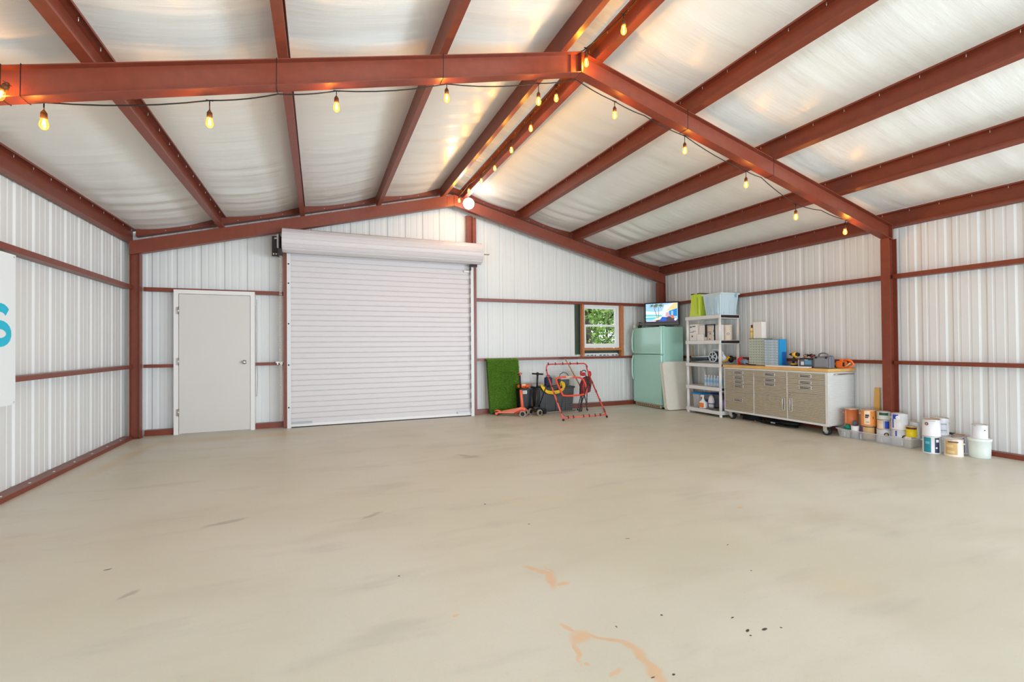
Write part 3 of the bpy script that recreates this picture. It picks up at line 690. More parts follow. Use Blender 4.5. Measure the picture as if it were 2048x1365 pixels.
poly(0, [(0, 0), (1, 0), (1, 1), (0, 1)]); poly(1, [(0, .3), (.6, .3), (.75, .62), (.3, .55), (0, .62)]); poly(1, [(.5, .5), (.8, .6), (.9, 1), (.6, .9)])
poly(2, [(0, .16), (.55, .16), (.5, .38), (0, .42)]); poly(11, [(0, .26), (.4, .27), (.38, .31), (0, .32)]); poly(3, [(.2, .1), (.62, .1), (.66, .34), (.4, .28)])
poly(5, [(.36, .22), (.38, .22), (.26, .88), (.24, .88)]); poly(5, [(.40, .22), (.42, .22), (.42, .9), (.405, .9)])
for cx, cz, s_ in ((.25, .9, 1), (.41, .92, 1.15)):
    for a in range(-60, 241, 33):
        t = math.radians(a); dx, dz = math.cos(t)*.15*s_, math.sin(t)*.16*s_-.05
        poly(4, [(cx, min(.99, cz)), (max(.01, cx+dx*.6+.01), min(.99, cz+dz*.5+.03)), (max(.01, cx+dx), min(.99, cz+dz)), (max(.01, cx+dx*.55), min(.98, cz+dz*.5-.02))])
poly(6, [(.62, .55), (.98, .70), (.99, .99), (.88, .99)]); poly(7, [(.74, .3), (.98, .3), (.98, .70), (.74, .58)]); poly(0, [(.80, .34), (.86, .34), (.86, .58), (.80, .56)]); poly(12, [(.62, .3), (.78, .3), (.70, .52), (.64, .5)])
poly(9, [(0, 0), (1, 0), (1, .12), (.74, .30), (.5, .14), (.3, .10), (0, .08)]); poly(8, [(.42, .06), (.66, .06), (.64, .26), (.52, .28)]); poly(11, [(.02, .045), (.32, .04), (.32, .075), (.02, .075)])
poly(10, [(.84+.045*math.cos(t*.5), .27+.09*math.sin(t*.5)) for t in range(13)]); poly(11, [(.93+.04*math.cos(t*.5), .12+.06*math.sin(t*.5)) for t in range(13)])
mb.build('screen', sc_m, tv, world=False, recalc=False)
# plant and jar, remote on the refrigerator
pl = thing('potted_plant', 'small dark green leafy plant beside the television on the refrigerator', 'plant', (6.19, 8.01, 1.602))
mb = MB(); mb.lathe([(0, 0), (.035, 0), (.045, .05), (.038, .05), (0, .045)], n=16); mb.build('pot', BLACK, pl, world=False)
mb = MB(); rn = random.Random(4)
for k in range(46):
    a = rn.uniform(0, 2*PI); r_ = rn.uniform(.015, .06); c = Vector((math.cos(a)*r_, math.sin(a)*r_, rn.uniform(.04, .12))); u = Vector((math.cos(a), math.sin(a), rn.uniform(-.3, .6))).normalized(); w_ = u.cross(Vector((0, 0, 1))).normalized()
    mb.f([mb.v(c-u*.025), mb.v(c+w_*.012), mb.v(c+u*.025+Vector((0, 0, -.006))), mb.v(c-w_*.012)])
mb.build('leaves', clr('plant_leaf', (40, 84, 40), .45), pl, world=False, recalc=False)
mb = MB(); mb.lathe([(0, 0), (.028, 0), (.030, .05), (.022, .062), (.022, .072), (0, .072)], (6.13, 8.11, 1.60), 16); tag(mb.build('glass_jar', CLEAR), 'small clear jar at the left corner of the refrigerator top', 'jar')
mb = MB(); mb.box(-.08, -.02, 0, .08, .02, .018, .005, Matrix.Translation((6.40, 7.36, 1.602)) @ Matrix.Rotation(-.5, 4, 'Z')); tag(mb.build('remote_control', BLACK), 'black remote control in front of the television', 'remote')
mb = MB(); mb.box(-.055, -.03, 0, .055, .03, .012, .003, Matrix.Translation((6.23, 7.35, 1.602)) @ Matrix.Rotation(.5, 4, 'Z')); tag(mb.build('note_pad', clr('note_paper', (226, 232, 190), .6)), 'pale yellow pad on the refrigerator corner', 'pad')
# folding table leaning against the refrigerator
ft = thing('folding_table', 'beige plastic folding table leaning folded against the refrigerator side', 'table', (6.38, 7.10, 0))
TB = clr('table_plastic', (224, 220, 208), .5, noise=.03, nscale=10); th_ = math.atan2(.13, .93); M = Matrix.Translation((6.06, 7.045, .012)) @ Matrix.Rotation(-th_, 4, 'X')
def slab(mb, y0, y1, M, w_=.68, h=.92, r=.06):
    pts = []
    for cx, cz, a0 in ((w_-r, h-r, 0), (r, h-r, PI/2), (r, r, PI), (w_-r, r, 1.5*PI)):
        for k in range(5): a = a0+k*PI/8; pts.append((cx+r*math.cos(a), cz+r*math.sin(a)))
    mb.prism(pts, y0, y1, lambda p, y: M @ Vector((p[0], y, p[1])))
mb = MB(); slab(mb, 0, .035, M); mb.build('table_half', TB, ft)
mb = MB(); slab(mb, .045, .08, M); mb.build('table_half', TB, ft)
mb = MB(); mb.tube([M @ Vector((.15, .041, .03)), M @ Vector((.15, .041, -.003)), M @ Vector((.25, .041, -.003)), M @ Vector((.25, .041, .03))], .006, 6); mb.build('latch', BLACK, ft)
mb = MB(); mb.cyl((6.74, 7.20, 0), (6.80, 7.17, 1.22), .012, n=8); tag(mb.build('wooden_pole', clr('pole_wood', (206, 178, 130), .6)), 'slim wooden pole leaning behind the white shelf unit', 'pole')
# ------------------------------------------------------------------ white plastic shelf unit
RES = clr('white_resin', (222, 222, 220), .45)
su = thing('shelf_unit', 'white five-tier plastic shelf unit between refrigerator and tool chest', 'shelf unit', (6.53, 6.41, 0))
SX0, SX1, SY0, SY1 = 6.298, 6.765, 6.005, 6.815
tops = [.105, .508, .915, 1.318, 1.757]
for k, z in enumerate(tops):
    mb = MB(); mb.box(SX0, SY0, z-.062, SX0+.02, SY1, z, .004); mb.box(SX1-.02, SY0, z-.062, SX1, SY1, z, .004); mb.box(SX0+.02, SY1-.02, z-.062, SX1-.02, SY1, z, .003); mb.box(SX0+.02, SY0+.002, z-.062, SX1-.02, SY0+.02, z)
    mb.box(SX0+.02, SY0+.02, z-.022, SX1-.02, SY1-.02, z-.006)
    for j in range(5): mb.box(SX0+.02+.085*j, SY0+.02, z-.05, SX0+.026+.085*j, SY1-.02, z-.022)
    sh = mb.build('shelf', RES, su)
    if k: 
        mb = MB(); mb.box(SX0+.03, SY0-.004, z-.052, SX1-.02, SY0+.002, z-.006, .002); mb.build('end_insert', DKSTEEL, sh)
for x in (SX0+.028, SX1-.028):
    for y in (SY0+.028, SY1-.028):
        for k, z0 in enumerate([0]+tops[:-1]):
            z1 = tops[k]-.062 if k else tops[0]-.062
            if z1-z0 < .01: continue
            mb = MB(); mb.cyl((x, y, z0), (x, y, z1), .026, .024, 16); mb.build('post', RES, su)
def tote(name, label, x0, y0, z0, x1, y1, z1, body, lidm, taper=.03, group=None, lidh=.03, cat='tote', upside=False):
    th = thing(name, label, cat, ((x0+x1)/2, (y0+y1)/2, z0), group=group)
    mb = MB(); t = taper; a, b_ = (t, 0) if not upside else (0, t)
    lo = [(x0+a, y0+a), (x1-a, y0+a), (x1-a, y1-a), (x0+a, y1-a)]; hi = [(x0+b_, y0+b_), (x1-b_, y0+b_), (x1-b_, y1-b_), (x0+b_, y1-b_)]
    zt = z1-lidh; A = [mb.v((*p, z0)) for p in lo]; B = [mb.v((*p, zt)) for p in hi]
    for i in range(4): mb.f([A[i], A[(i+1) % 4], B[(i+1) % 4], B[i]])
    mb.f(A[::-1]); mb.f(B)
    bmesh.ops.bevel(mb.bm, geom=[e for e in mb.bm.edges if abs(e.verts[0].co.z-e.verts[1].co.z) > .01], offset=.02, segments=3, affect='EDGES')
    n = 3
    for i in range(n):   # raised side ribs
        yy = y0+(y1-y0)*(i+.7)/(n+.6); mb.box(x0+t*.35-.004, yy, z0+.02, x0+t+.01, yy+.012, zt-.02)
        xx = x0+(x1-x0)*(i+.7)/(n+.6); mb.box(xx, y0+t*.35-.004, z0+.02, xx+.012, y0+t+.01, zt-.02)
    mb.build('body', body, th)
    if lidm:
        mb = MB(); mb.box(x0-.012, y0-.012, zt, x1+.012, y1+.012, z1, .008); mb.build('lid', lidm, th)
    return th
LIME = clr('lime_plastic', (206, 226, 84), .4); LB = clr('pale_blue_plastic', (198, 220, 230), .35)
t1 = tote('storage_bin', 'lime green storage bin with dark handles on top of the shelf unit', 6.34, 6.50, 1.757, 6.62, 6.77, 2.17, LIME, None, .03, cat='bin', upside=True, lidh=0)
for y in (6.55, 6.70):
    mb = MB(); mb.box(6.36, y-.035, 2.165, 6.60, y+.035, 2.18, .004); mb.build('clip', DKSTEEL, t1)
mb = MB(); mb.box(6.325, 6.54, 1.80, 6.34, 6.545, 2.10); mb.build('seam', clr('lime_dark', (150, 176, 40), .5), t1)
t2 = tote('storage_tote', 'pale blue plastic storage tote on top of the shelf unit', 6.345, 6.02, 1.757, 6.77, 6.44, 2.14, LB, clr('pale_blue_lid', (208, 224, 226), .4), .035)
for y in (6.12, 6.30):
    mb = MB(); mb.box(6.33, y, 1.80, 6.352, y+.008, 2.08, .002); mb.build('seam', clr('blue_seam', (168, 196, 214), .4), t2)
mb = MB(); mb.box(6.66, 6.004, 2.06, 6.70, 6.014, 2.155, .003); mb.build('latch', clr('latch_blue', (150, 180, 200), .4), t2)
# second shelf: white boxes, dark frame, canisters
BXW = clr('white_carton', (234, 230, 224), .55); BXC = clr('cream_carton', (230, 216, 198), .6); PRB = clr('blue_print', (70, 104, 132), .5); PRP = clr('violet_print', (140, 130, 176), .5); PRK = clr('brown_print', (120, 96, 84), .5)
def carton(label, x, y0, y1, z, h, m_=BXW, prints=(), dep=.2, group=None):
    th = thing('carton', label, 'box', (x+dep/2, (y0+y1)/2, z), group=group)
    mb = MB(); mb.box(x, y0, z, x+dep, y1, z+h, .004); mb.build('box_body', m_, th)
    for (a, b_, c, d_, pm) in prints:
        mb = MB(); W = y1-y0; mb.box(x-.0015, y1-W*c, z+h*b_, x, y1-W*a, z+h*d_); mb.build('printed_mark', pm, th)
    return th
z = 1.318
carton('white carton with blue script print at the left of the second shelf', 6.36, 6.60, 6.78, z, .30, BXW, [(.08, .80, .35, .88, PRB), (.4, .84, .85, .90, PRB), (.1, .50, .6, .55, PRP), (.5, .56, .9, .60, PRP), (.3, .22, .5, .32, PRK)])
carton('plain white carton beside the blue script one', 6.40, 6.42, 6.58, z, .27, BXW)
carton('small low white box in front on the second shelf', 6.33, 6.44, 6.56, z, .115, BXW, dep=.06)
ff = thing('black_frame', 'black angled frame standing among the white cartons', 'frame', (6.40, 6.30, z)); mb = MB(); mb.box(6.37, 6.395, z+.06, 6.40, 6.41, z+.285); mb.box(6.37, 6.20, z+.27, 6.40, 6.395, z+.285); mb.box(6.37, 6.20, z, 6.40, 6.205, z+.27)
mb.build('frame_bar', BLACK, ff)
carton('cream carton with violet and brown marks inside the black frame', 6.41, 6.30, 6.39, z, .26, BXC, [(.1, .55, .9, .60, PRP), (.5, .42, .85, .50, PRK), (.4, .05, .7, .14, PRK)])
carton('white carton with a round grey mark on the second shelf', 6.41, 6.20, 6.29, z, .262, BXW, [(.3, .55, .6, .72, clr('grey_print', (160, 160, 164), .5)), (.35, .30, .55, .36, PRP)])
carton('white carton with a violet mark beside the shelf post', 6.42, 6.10, 6.19, z, .27, BXW, [(.4, .35, .75, .5, PRP)], dep=.07)
c9 = thing('canister', 'white canister with a small round logo at the right end of the second shelf', 'canister', (6.595, 6.12, z)); mb = MB(); mb.lathe([(0, 0), (.072, 0), (.075, .01), (.075, .235), (.078, .238), (.078, .262), (.07, .268), (0, .268)], n=28); mb.build('canister_body', BXC, c9, world=False)
mb = MB(); disc(mb, .0765, facing(6.6, 6.09)+.1, .11, .022, .015); mb.build('logo', PRB, c9, world=False)
# third shelf: leaf blower and yellow tool
bl_ = thing('leaf_blower', 'grey and black leaf blower lying on the third shelf', 'leaf blower', (6.45, 6.45, .915)); z = .915
LG = clr('tool_light_grey', (206, 214, 220), .35); NV = clr('tool_slate', (44, 60, 74), .35)
mb = MB(); mb.tube([(6.43, 6.79, z+.06), (6.43, 6.60, z+.07), (6.44, 6.40, z+.085)], .036, 14); mb.m = 1; mb.tube([(6.41, 6.76, z+.105), (6.41, 6.50, z+.112), (6.42, 6.38, z+.12)], .012, 10); mb.build('blower_tube', [NV, LG], bl_)
mb = MB(); mb.cyl((6.41, 6.27, z+.115), (6.50, 6.27, z+.115), .088, .095, 24); mb.build('fan_housing', NV, bl_)
mb = MB(); mb.tube(arc((6.402, 6.27, z+.115), .086, 0, 2*PI, 24, 'yz')[:-1], .010, 8, closed=True)
for a in range(6): t = a*PI/3+.4; mb.cyl((6.40, 6.27, z+.115), (6.402, 6.27+.08*math.cos(t), z+.115+.08*math.sin(t)), .008, n=6)
mb.ball((6.40, 6.27, z+.115), .022); mb.build('fan_guard', LG, bl_)
mb = MB(); mb.tube([(6.44, 6.33, z+.19), (6.44, 6.28, z+.24), (6.44, 6.20, z+.245), (6.44, 6.10, z+.20), (6.44, 6.06, z+.13), (6.44, 6.10, z+.07)], .017, 10); mb.build('handle', LG, bl_)
mb = MB(); mb.ball((6.46, 6.12, z+.10), .06, .08, .06); mb.build('motor_cover', LG, bl_)
yt = thing('cutting_tool', 'yellow and black power tool at the right end of the third shelf', 'power tool', (6.58, 6.17, z))
YEL = clr('tool_yellow', (240, 186, 40), .4)
mb = MB(); mb.tube([(6.53, 6.24, z+.03), (6.54, 6.18, z+.035), (6.56, 6.12, z+.06), (6.58, 6.09, z+.11)], .026, 12); mb.build('yellow_housing', YEL, yt)
mb = MB(); mb.ball((6.62, 6.075, z+.075), .052, .045, .062); mb.ball((6.54, 6.20, z+.085), .03, .05, .03); mb.build('black_motor', BLACK, yt)
mb = MB(); mb.tube(arc((6.575, 6.10, z+.07), .05, -.5, 2.6, 10, 'yz'), .008, 6); mb.build('yellow_trim', YEL, yt)
# fourth shelf: water bottles
z = .508; first = None; BT = clr('bottle_clear', (216, 234, 246), .1, alpha=.5); CAPW = clr('bottle_cap', (240, 244, 248), .4); LBLB = clr('bottle_label', (120, 176, 216), .4)
for i in range(4):
    for j in range(6):
        x, y = 6.41+.068*i, 6.44-.068*j
        if y < 6.06: continue
        lab = 'clear water bottle with blue label in the pack on the fourth shelf'
        if first is None:
            first = thing('water_bottle', lab, 'bottle', (x, y, z), group='pack of water bottles on the fourth shelf')
            mb = MB(); mb.lathe([(0, 0), (.028, 0), (.031, .01), (.031, .06), (.029, .065), (.031, .07), (.031, .12), (.026, .145), (.013, .17), (.012, .178)], n=14); mb.build('bottle_body', BT, first, world=False)
            mb = MB(); mb.cyl((0, 0, .176), (0, 0, .192), .014, n=12); mb.build('cap', CAPW, first, world=False)
            mb = MB(); patch(mb, .0318, 0, 2*PI, .075, .115, 14); mb.build('label', LBLB, first, world=False)
        else:
            o = copy_tree(first); o.location = (x, y, z)
# bottom shelf
z = .105
bb = tote('storage_tote', 'clear tote with bright blue lid at the left of the bottom shelf', 6.372, 6.55, z, 6.62, 6.745, z+.265, clr('frosted_tote', (206, 206, 206), .3, alpha=.75, noise=.15, nscale=14), clr('bright_blue_lid', (24, 140, 214), .35), .03)
tote('storage_tote', 'tote with dark blue lid at the back of the bottom shelf', 6.59, 6.24, z, 6.71, 6.50, z+.27, clr('frosted_tote_dark', (120, 120, 126), .4), clr('dark_blue_lid', (26, 66, 130), .35), .03)
sp = thing('spray_bottle', 'white spray bottle with orange label on the bottom shelf', 'spray bottle', (6.36, 6.465, z))
mb = MB(); mb.box(-.035, -.062, 0, .035, .062, .125, .014); mb.lathe([(.045, .12), (.03, .145), (.016, .17), (.016, .20)], n=16, M=Matrix.Diagonal((.75, 1.2, 1, 1))); mb.build('bottle_body', VINYL, sp, world=False)
mb = MB(); mb.box(-.037, -.052, .02, -.0355, .052, .10, 0); mb.build('label', clr('orange_label', (240, 130, 50), .45), sp, world=False)
mb = MB(); mb.box(-.012, -.022, .20, .012, .05, .24, .006); mb.m = 1; mb.box(-.010, .048, .215, .010, .062, .235, .003); mb.box(-.006, .03, .165, .006, .04, .205, .002); mb.build('trigger_head', [VINYL, clr('red_nozzle', (200, 70, 40), .4)], sp, world=False)
s3 = thing('small_bottle', 'small bottle with navy cap beside the spray bottle', 'bottle', (6.42, 6.435, z)); mb = MB(); mb.lathe([(0, 0), (.024, 0), (.024, .10), (.014, .12)], n=14); mb.build('bottle_body', clr('pale_violet', (196, 190, 214), .4), s3, world=False); mb = MB(); mb.cyl((0, 0, .118), (0, 0, .15), .017, n=12); mb.build('cap', clr('navy_cap', (30, 40, 120), .4), s3, world=False)
dw = thing('dispenser_bottle', 'white rounded dispenser bottle on the bottom shelf', 'bottle', (6.42, 6.33, z+.026)); mb = MB(); mb.lathe([(0, 0), (.045, 0), (.045, .05), (.05, .07), (.055, .12), (.045, .17), (.02, .215), (0, .22)], n=20); mb.build('bottle_body', clr('milky_plastic', (226, 226, 230), .3), dw, world=False); mb = MB(); patch(mb, .0525, 0, 2*PI, .062, .078, 20); mb.build('band', clr('blue_band', (60, 80, 150), .4), dw, world=False)
mb = MB(); mb.lathe([(0, 0), (.10, 0), (.125, .018), (.128, .024), (.10, .012), (0, .010)], (6.445, 6.27, z), 32); tag(mb.build('metal_tray', clr('tray_metal', (150, 150, 150), .3, metal=.6)), 'round grey metal tray at the front of the bottom shelf', 'tray')
mb = MB(); mb.lathe([(0, 0), (.06, 0), (.072, .15), (.066, .15), (.055, .01), (0, .01)], (6.50, 6.135, z+.028), 24); tag(mb.build('purple_bucket', clr('purple_plastic', (150, 128, 190), .4)), 'small purple bucket beside the right post of the bottom shelf', 'bucket')
# ------------------------------------------------------------------ rolling tool chest
def ribbed_steel():
    m = bpy.data.materials.new('ribbed_stainless'); m.use_nodes = True; t = m.node_tree; b = t.nodes['Principled BSDF']; N, L = t.nodes.new, t.links.new
    b.inputs['Base Color'].default_value = srgb(204, 196, 178); b.inputs['Metallic'].default_value = .6; b.inputs['Roughness'].default_value = .36
    n = N('ShaderNodeTexNoise'); n.inputs['Scale'].default_value = 3; mp = N('ShaderNodeMapping'); mp.inputs['Scale'].default_value = (1, .4, 30); geo = N('ShaderNodeNewGeometry')
    L(geo.outputs['Position'], mp.inputs[0]); L(mp.outputs[0], n.inputs['Vector']); mr = N('ShaderNodeMapRange'); mr.inputs[3].default_value = .28; mr.inputs[4].default_value = .5; L(n.outputs[0], mr.inputs[0]); return m
RS = ribbed_steel(); LGR = clr('chest_grey_paint', (216, 216, 212), .4)
tc_ = thing('tool_chest', 'long rolling stainless tool chest with wooden top along the right wall', 'tool chest', (6.61, 5.09, 0))
CX0, CX1, CY0, CY1 = 6.34, 6.885, 4.215, 5.965
mb = MB(); mb.box(CX0+.012, CY0+.004, .13, CX1, CY1, .858, .004); 
for (a, b_, c, d_) in ((CY0, .125, CY0+.042, .86), (CY1-.014, .125, CY1, .86), (CY0+.042, .125, CY1-.014, .155), (CY0+.042, .835, CY1-.014, .86), (5.378, .155, 5.393, .795), (4.808, .155, 4.824, .835)): mb.box(CX0-.002, a, b_, CX0+.014, c, d_, .0015)
mb.build('carcass', LGR, tc_)
mb = MB()
z = .15
while z < .80: mb.box(CX0+.02, CY0-.0035, z, CX1-.01, CY0+.005, z+.016, .003); z += .0235
mb.build('side_panel', LGR, tc_)
mb = MB(); mb.tube([(CX0+.12, CY0-.004, .825), (CX0+.14, CY0-.028, .828), (CX1-.06, CY0-.028, .828), (CX1-.04, CY0-.004, .825)], .009, 8); mb.build('push_handle', CHROME, tc_)
def front(name, y0, y1, z0, z1):
    mb = MB(); n = max(2, round((z1-z0)/.0225)); h = (z1-z0)/n; x = CX0-.004; prof = []
    for i in range(n):
        za = z0+i*h; prof += [(x+.008, za), (x, za+.007), (x, za+h-.004), (x+.008, za+h-.0005)]
    A = [mb.v((a, y0, b_)) for a, b_ in prof]; B = [mb.v((a, y1, b_)) for a, b_ in prof]
    for i in range(len(prof)-1): mb.f([A[i], A[i+1], B[i+1], B[i]], False)
    for R_, s_ in ((A, y0), (B, y1)):
        e0 = mb.v((CX0+.012, s_, z0)); e1 = mb.v((CX0+.012, s_, z1)); mb.f([e0]+R_+[e1])
    return mb.build(name, RS, tc_)
rigc = {}
def chest_handle(par, y, z, vert=False):
    key = vert
    a, c = ((.092, .026) if not vert else (.022, .098))
    mb = MB(); X = CX0-.004; t = .010
    mb.box(X-.006, y-a, z-c, X, y+a, z-c+t, .002); mb.box(X-.006, y-a, z+c-t, X, y+a, z+c, .002); mb.box(X-.006, y-a, z-c+t, X, y-a+t*1.3, z+c-t, .002); mb.box(X-.006, y+a-t*1.3, z-c+t, X, y+a, z+c-t, .002)
    h = mb.build('handle', clr('handle_chrome', (214, 212, 208), .3, metal=.6), par)
    mb = MB(); 
    if not vert: mb.box(X-.002, y-a+t, z-c+t, X+.002, y+a-t, z+c-t)
    else: mb.box(X-.002, y-a+t, z-c+t, X+.002, y+a-t, z+c-t)
    mb.build('recess', clr('handle_recess', (96, 88, 80), .4, metal=.4), h)
    mb = MB()
    if not vert: mb.tube([(X-.004, y-a+.016, z-.004), (X-.018, y-a+.03, z+.004), (X-.018, y+a-.03, z+.004), (X-.004, y+a-.016, z-.004)], .005, 6)
    else: mb.tube([(X-.004, y, z-c+.014), (X-.018, y, z-c+.03), (X-.018, y, z+c-.03), (X-.004, y, z+c-.014)], .005, 6)
    mb.build('pull', clr('handle_chrome', (214, 212, 208), .3, metal=.6), h)
g = .003
d0 = front('drawer', 4.826+g, CY1-.016-g, .737, .832); chest_handle(d0, 5.67, .785); chest_handle(d0, 5.10, .785)
for z0, z1 in ((.672, .733), (.602, .668), (.46, .598)): dd = front('drawer', 5.395, CY1-.018, z0, z1); chest_handle(dd, 5.67, (z0+z1)/2+(.035 if z1-z0 > .1 else 0))
dd = front('drawer', 5.395, CY1-.018, .158, .455); chest_handle(dd, 5.68, .335)
for z0, z1 in ((.67, .733), (.458, .666)): dd = front('drawer', 4.827, 5.376, z0, z1); chest_handle(dd, 5.10, z1-.034)
dd = front('door', 4.827, 5.376, .158, .454); chest_handle(dd, 4.875, .36, True)
for z0, z1 in ((.745, .832), (.672, .741), (.545, .668)): dd = front('drawer', CY0+.045, 4.805, z0, z1); chest_handle(dd, 4.535, z1-.040)
dd = front('door', CY0+.045, 4.805, .158, .541); chest_handle(dd, 4.755, .36, True)
mb = MB(); mb.cyl((CX0-.004, 4.765, .51), (CX0-.014, 4.765, .51), .011, n=14); mb.build('lock', CHROME, dd)
WOODM = clr('blond_wood_top', (222, 178, 108), .45, noise=.12, nscale=7)
mb = MB(); mb.box(CX0-.02, CY0-.02, .862, CX1+.01, CY1+.015, .905, .006); mb.build('wooden_top', WOODM, tc_)
for i, (x, y) in enumerate(((CX0+.06, CY0+.07), (CX0+.06, CY1-.10), (CX1-.07, CY0+.07), (CX1-.07, CY1-.10))):
    mb = MB(); mb.box(x-.045, y-.045, .118, x+.045, y+.045, .127); mb.box(x-.034, y-.026, .05, x-.030, y+.026, .118); mb.box(x+.030, y-.026, .05, x+.034, y+.026, .118); mb.cyl((x-.038, y-.01, .052), (x+.038, y-.01, .052), .008, n=8)
    cs = mb.build('caster', ZINC, tc_)
    mb = MB(); mb.cyl((x-.024, y-.01, .052), (x+.024, y-.01, .052), .052, n=28); mb.m = 1; mb.cyl((x-.026, y-.01, .052), (x+.026, y-.01, .052), .030, n=20); mb.build('wheel', [RUBBER, clr('wheel_grey', (150, 150, 158), .5)], cs)
TZ = .9055
# organizers
def organizer(label, x, y0, y1, h, dep, cols, rows, frame_m, drawer_m, side_m=None):
    th = thing('parts_organizer', label, 'organizer', (x+dep/2, (y0+y1)/2, TZ))
    mb = MB(); mb.box(x+.006, y0, TZ, x+dep, y1, TZ+h, .004); mb.build('frame', frame_m, th)
    dw_, dh_ = (y1-y0-.016)/cols, (h-.016)/rows; first = None
    for i in range(cols):
        for j in range(rows):
            if first is None:
                mb = MB(); mb.box(x, y0+.01, TZ+.01, x+.006, y0+.006+dw_, TZ+.006+dh_, .0015); mb.box(x-.006, y0+.008+dw_*.35, TZ+.006+dh_*.55, x, y0+.008+dw_*.65, TZ+.006+dh_*.72, .001); o = first = mb.build('small_drawer', drawer_m, th)
            else: o = first.copy(); COL.objects.link(o); o.location = Vector((0, i*dw_, j*dh_))
    return th
DRW = clr('clear_drawer', (196, 206, 192), .25, noise=.35, nscale=30); DRB = clr('clear_drawer_blue', (190, 206, 214), .22, noise=.3, nscale=26)
organizer('parts organizer with a grid of small clear drawers on the tool chest', 6.50, 5.29, 5.61, .435, .16, 6, 10, clr('organizer_grey_green', (126, 140, 124), .5), DRW)
og = organizer('blue-sided parts organizer with wide clear drawers beside the grid one', 6.44, 5.03, 5.275, .415, .17, 2, 10, clr('organizer_steel_blue', (84, 136, 172), .4), DRB)
mb = MB(); mb.box(6.465, 5.024, TZ+.004, 6.612, 5.031, TZ+.411); mb.m = 1; mb.box(6.515, 5.019, TZ+.01, 6.605, 5.024, TZ+.22, .002); mb.build('side_panel', [clr('bright_blue_side', (30, 150, 212), .35), clr('deep_blue_side', (16, 100, 180), .35)], og)
tz2 = TZ+.435
cb = thing('spray_can', 'yellow can with brown cap standing on the grid organizer', 'can', (6.57, 5.60, tz2)); mb = MB(); mb.lathe([(0, 0), (.026, 0), (.026, .16), (.02, .175), (0, .176)], n=18); mb.build('can_body', clr('cream_yellow', (232, 208, 130), .4), cb, world=False)
mb = MB(); patch(mb, .0265, 0, 2*PI, .10, .13, 16); mb.build('band', clr('yellow_band', (216, 160, 30), .4), cb, world=False); mb = MB(); mb.cyl((0, 0, .172), (0, 0, .222), .016, n=14); mb.build('cap', clr('brown_cap', (92, 52, 36), .5), cb, world=False)
mb = MB(); mb.box(6.545, 5.395, tz2, 6.64, 5.555, tz2+.265, .004); tag(mb.build('white_carton', BXW), 'tall plain white carton standing on the grid organizer', 'box')
# hand vacuum, red and grey
hv = thing('sander', 'small red and blue-grey power sander at the left end of the chest top', 'sander', (6.52, 5.70, TZ))
mb = MB(); mb.ball((6.50, 5.765, TZ+.065), .05, .055, .065); mb.box(6.47, 5.72, TZ, 6.55, 5.81, TZ+.03, .01); mb.build('red_housing', clr('tool_red', (206, 36, 34), .35), hv)
mb = MB(); mb.tube([(6.50, 5.735, TZ+.05), (6.50, 5.68, TZ+.055), (6.47, 5.635, TZ+.05)], lambda t: .052-.016*t, 16); mb.build('dust_canister', clr('tool_blue_grey', (120, 136, 160), .4), hv)
mb = MB(); mb.tube([(6.47, 5.64, TZ+.03), (6.46, 5.58, TZ+.012), (6.45, 5.50, TZ+.010), (6.46, 5.44, TZ+.010)], .008, 6); mb.build('cord', CORD, hv)
# impact driver
dr = thing('impact_driver', 'yellow and black cordless impact driver standing on its battery', 'drill', (6.52, 4.83, TZ))
mb = MB(); mb.box(6.49, 4.80, TZ, 6.56, 4.875, TZ+.032, .006); mb.m = 1; mb.box(6.495, 4.81, TZ+.032, 6.555, 4.87, TZ+.052, .005); mb.build('battery', [BLACK, YEL], dr)
mb = MB(); mb.tube([(6.52, 4.845, TZ+.05), (6.52, 4.84, TZ+.10), (6.52, 4.825, TZ+.155)], .016, 10); mb.build('grip', BLACK, dr)
mb = MB(); mb.cyl((6.52, 4.79, TZ+.185), (6.52, 4.845, TZ+.185), .036, .034, 20); mb.ball((6.52, 4.80, TZ+.165), .028, .03, .03); mb.build('motor_housing', YEL, dr)
mb = MB(); mb.cyl((6.52, 4.845, TZ+.185), (6.52, 4.885, TZ+.185), .030, .018, 18); mb.cyl((6.52, 4.885, TZ+.185), (6.52, 4.905, TZ+.185), .010, n=10); mb.cyl((6.52, 4.755, TZ+.185), (6.52, 4.79, TZ+.185), .024, .032, 18); mb.build('chuck', BLACK, dr)
mb = MB(); mb.box(6.54, 4.715, TZ, 6.60, 4.79, TZ+.11, .004); tag(mb.build('grey_carton', clr('grey_carton', (190, 192, 200), .5)), 'small light grey box between the driver and the battery charger', 'box')
mb = MB(); mb.box(6.335, 4.50, TZ, 6.432, 5.17, TZ+.018, .002); tag(mb.build('white_board', clr('white_foam_board', (234, 232, 236), .5)), 'flat white board lying along the front of the chest top', 'board')
bs = TZ
bc = thing('battery_charger', 'black and blue battery charger with cables coiled on its top', 'charger', (6.52, 4.60, bs))
mb = MB(); mb.box(6.47, 4.49, bs, 6.60, 4.72, bs+.135, .012); mb.build('charger_case', BLACK, bc)
mb = MB(); mb.box(6.464, 4.51, bs+.02, 6.47, 4.70, bs+.115, .003); mb.m = 1; mb.box(6.460, 4.525, bs+.045, 6.465, 4.625, bs+.10); mb.m = 2; mb.box(6.460, 4.64, bs+.035, 6.465, 4.685, bs+.085, .001); mb.box(6.459, 4.58, bs+.105, 6.464, 4.63, bs+.113)
mb.build('front_panel', [clr('panel_grey', (96, 106, 118), .4), clr('panel_blue', (96, 160, 200), .4), clr('meter_white', (226, 232, 236), .4)], bc)
